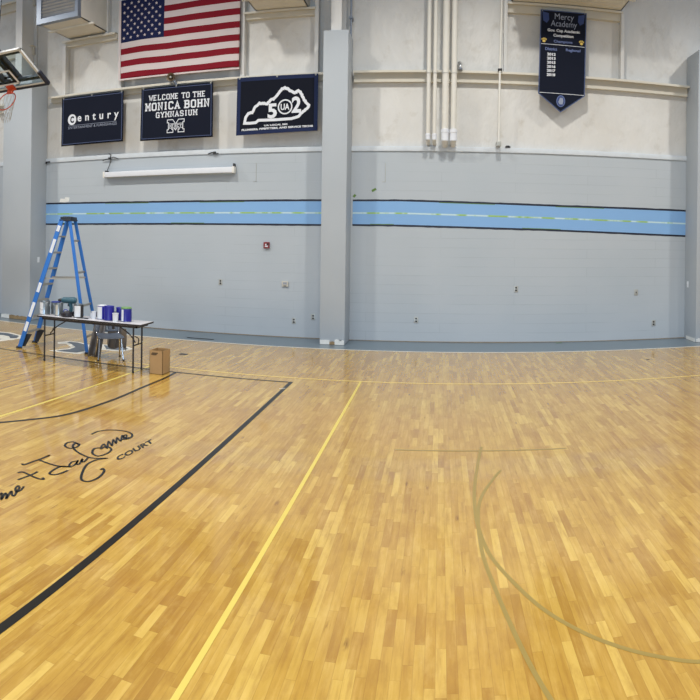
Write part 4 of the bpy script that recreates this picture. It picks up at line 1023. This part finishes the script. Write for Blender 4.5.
# ------------------------------------------------------------------ cardboard box
e = empty('cardboard_box', (-4.35, 9.24, 0), 0.0); tag(e, 'open brown cardboard box on the floor beside the table', 'box')
bx0, bx1, by0, by1, bz = -4.475, -4.245, 9.11, 9.39, 0.375; t_ = 0.006
mb = MB(); mb.box((bx0, by0, 0), (bx1, by0 + t_, bz)); mb.box((bx0, by1 - t_, 0), (bx1, by1, bz)); mb.box((bx0, by0, 0), (bx0 + t_, by1, bz)); mb.box((bx1 - t_, by0, 0), (bx1, by1, bz)); mb.box((bx0, by0, 0), (bx1, by1, t_))
local(mb.build('box_body', 'cardboard'), e)
mb = MB(); mb.prism([(-4.40 + 0.045 * math.cos(a) * (1.2), 0.315 + 0.016 * math.sin(a)) for a in [2 * PI * i / 20 for i in range(20)]], lambda u, v, d: (u, by0 - 0.001 + d, v), 0.001); local(mb.build('hand_hole', 'cardboard_dark'), e)
mb = MB(); mb.box((-4.43, by0 - 0.0016, 0.325), (-4.33, by0 - 0.0008, 0.345)); local(mb.build('printed_mark', 'cardboard_dark'), e)
for nm, (a, b) in (('flap', ((bx0 + 0.008, by1 - 0.012, bz - 0.13), (bx1 - 0.008, by1 - 0.008, bz - 0.005))),): local(MB().box(a, b).build(nm, 'cardboard'), e)

# ------------------------------------------------------------------ things on the table
def can(label, x, y, r, h, wrap, body='tin', lid='tin', lab_arc=None, lidh=0.0, group='paint cans on the folding table', handle=False):
    h *= 1.10; r *= 1.06
    e = empty('paint_can', (x, y, TZ)); tag(e, label, 'paint can', group)
    mb = MB(); mb.lathe([(0, 0), (r * 0.97, 0), (r, 0.003), (r, h - 0.004), (r * 0.97, h)], (0, 0, 0), 32); mb.build('can_body', body, e)
    mb = MB(); mb.lathe([(r * 1.02, h - 0.010), (r * 1.02, h + 0.002), (r * 0.93, h + 0.003), (r * 0.90, h - 0.006 + lidh), (0, h - 0.006 + lidh)], (0, 0, 0), 32); mb.build('lid', lid, e)
    MB().lathe([(r * 1.015, 0.0), (r * 1.02, 0.006), (r * 1.0, 0.008)], (0, 0, 0), 32).build('base_rim', 'tin', e)
    if wrap:
        a0, a1, mat = wrap; mb = MB(); n = 16; vt, vb = [], []
        for i in range(n + 1):
            a = a0 + (a1 - a0) * i / n
            vt.append(mb.bm.verts.new(((r + 0.0015) * math.cos(a), (r + 0.0015) * math.sin(a), h - 0.022))); vb.append(mb.bm.verts.new(((r + 0.0015) * math.cos(a), (r + 0.0015) * math.sin(a), 0.015)))
        for i in range(n): mb.bm.faces.new((vb[i], vb[i + 1], vt[i + 1], vt[i])).smooth = True
        mb.build('paper_label', mat, e)
    if handle:
        pts = [(r * 1.03 * math.cos(t), -0.01 - r * 0.5 * math.sin(t), h * 0.82 - h * 0.45 * math.sin(t)) for t in [PI * i / 12 for i in range(13)]]
        # wire bail lies against the front
        pts = [((r + 0.006) * math.cos(PI + t), (r + 0.006) * math.sin(PI + t), h * 0.86 - h * 0.5 * math.sin(t)) for t in [PI * i / 14 for i in range(15)]]
        MB().tube(pts, 0.0022, 6).build('handle', 'chrome', e)
    return e
V0 = math.atan2(-9, 6)      # direction towards where people stand
can('silver paint can with a white label edge at the table end under the ladder', -6.545, 9.12, 0.085, 0.215, (V0 - 1.5, V0 - 0.35, 'label_white'), handle=True)
can('silver paint can with a blue spattered lid behind the first can', -6.40, 9.26, 0.085, 0.20, None, lid='lid_blue', handle=True)
can('dull silver open can between the spattered can and the teal drill', -6.245, 9.12, 0.070, 0.195, (V0 - 0.9, V0 - 0.2, 'plate_beige'))
can('can half white and half dark standing alone in the middle of the table', -5.845, 9.13, 0.080, 0.205, (V0 - 1.0, V0 + 0.35, 'label_white'), body='edge_dark')
can('white and violet can leftmost of the blue can cluster', -5.395, 9.16, 0.075, 0.215, (V0 - 1.6, V0 - 0.1, 'label_white'), body='can_violet', lid='label_white')
can('deep blue can in the middle of the blue can cluster', -5.225, 9.10, 0.078, 0.215, (V0 - 0.2, V0 + 0.5, 'can_violet'), body='can_blue', lid='can_violet')
can('blue can set back behind the small white tub', -5.08, 9.24, 0.075, 0.19, None, body='can_blue', lid='can_violet')
can('blue can with a green lid at the end of the row', -4.92, 9.13, 0.085, 0.205, (V0 - 1.1, V0 - 0.6, 'label_white'), body='can_blue', lid='lid_green', lidh=0.018)
def tub(label, x, y, r, h, z=TZ):
    e = empty('plastic_tub', (x, y, z)); tag(e, label, 'tub', 'small white tubs on the folding table')
    MB().lathe([(0, 0), (r * 0.86, 0), (r, h), (r * 0.93, h), (r * 0.80, 0.006), (0, 0.006)], (0, 0, 0), 24).build('tub_wall', 'white_plastic', e)
    MB().lathe([(r, h - 0.01), (r * 1.07, h - 0.008), (r * 1.07, h), (r, h + 0.001)], (0, 0, 0), 24).build('tub_rim', 'white_plastic', e)
tub('small white tub standing in front of the set-back blue can', -5.06, 9.02, 0.05, 0.14)
tub('small white tub beside the white and violet can', -5.525, 9.11, 0.040, 0.13)
tub('squat white tub left of the taller white tub', -5.62, 9.22, 0.043, 0.085)
# drill in a teal body on its battery
e = empty('power_drill', (-6.10, 9.25, TZ), 0.3); e.scale = (1.15, 1.3, 1.12); tag(e, 'teal cordless power drill standing between the cans', 'power drill')
mb = MB(); mb.box((-0.06, -0.045, 0.0), (0.07, 0.045, 0.06), 0.012); mb.build('battery', 'black_plastic', e)
mb = MB(); mb.tube([(0.01, 0, 0.055), (0.02, 0, 0.12), (0.0, 0, 0.20)], [0.03, 0.026, 0.032], 14); mb.build('handle', 'teal', e)
mb = MB(); mb.tube([(-0.13, 0, 0.235), (-0.11, 0, 0.235), (0.07, 0, 0.235), (0.10, 0, 0.235)], [0.03, 0.045, 0.052, 0.035], 18); mb.build('motor_housing', 'teal', e)
mb = MB(); mb.tube([(-0.13, 0, 0.235), (-0.16, 0, 0.235), (-0.19, 0, 0.235)], [0.028, 0.026, 0.014], 14); mb.build('chuck', 'steel_dark', e)
MB().box((-0.035, -0.012, 0.14), (-0.02, 0.012, 0.18), 0.004).build('trigger', 'black_plastic', e)
# soft black tool bag
e = empty('tool_pouch', (-6.035, 9.04, TZ)); tag(e, 'small black tool pouch lying in front of the teal drill', 'tool pouch')
mb = MB(); mb.lathe([(0, 0), (0.085, 0.0), (0.10, 0.025), (0.095, 0.07), (0.06, 0.10), (0, 0.105)], (0, 0, 0), 20)
for v in mb.bm.verts: v.co.x += 0.012 * math.sin(v.co.y * 60 + v.co.z * 30); v.co.y *= 0.75; v.co.z *= 1 + 0.15 * math.sin(v.co.x * 25)
mb.build('pouch_body', 'black_plastic', e)
mb = MB(); mb.tube(smooth([(-0.05, -0.02, 0.09), (-0.02, -0.03, 0.125), (0.03, -0.03, 0.125), (0.06, -0.02, 0.085)], 5), 0.007, 8); mb.build('strap', 'can_violet', e)
# flat dark brush
e = empty('paint_brush', (-5.72, 9.03, TZ), 0.1); tag(e, 'dark paint brush lying flat in front of the squat tub', 'paint brush')
mb = MB(); mb.box((-0.09, -0.012, 0.002), (0.03, 0.012, 0.018), 0.005); mb.build('brush_handle', 'edge_dark', e)
MB().box((0.03, -0.024, 0.002), (0.06, 0.024, 0.018), 0.002).build('ferrule', 'tin', e)
MB().box((0.06, -0.024, 0.002), (0.12, 0.024, 0.016), 0.004).build('bristles', 'black_plastic', e)
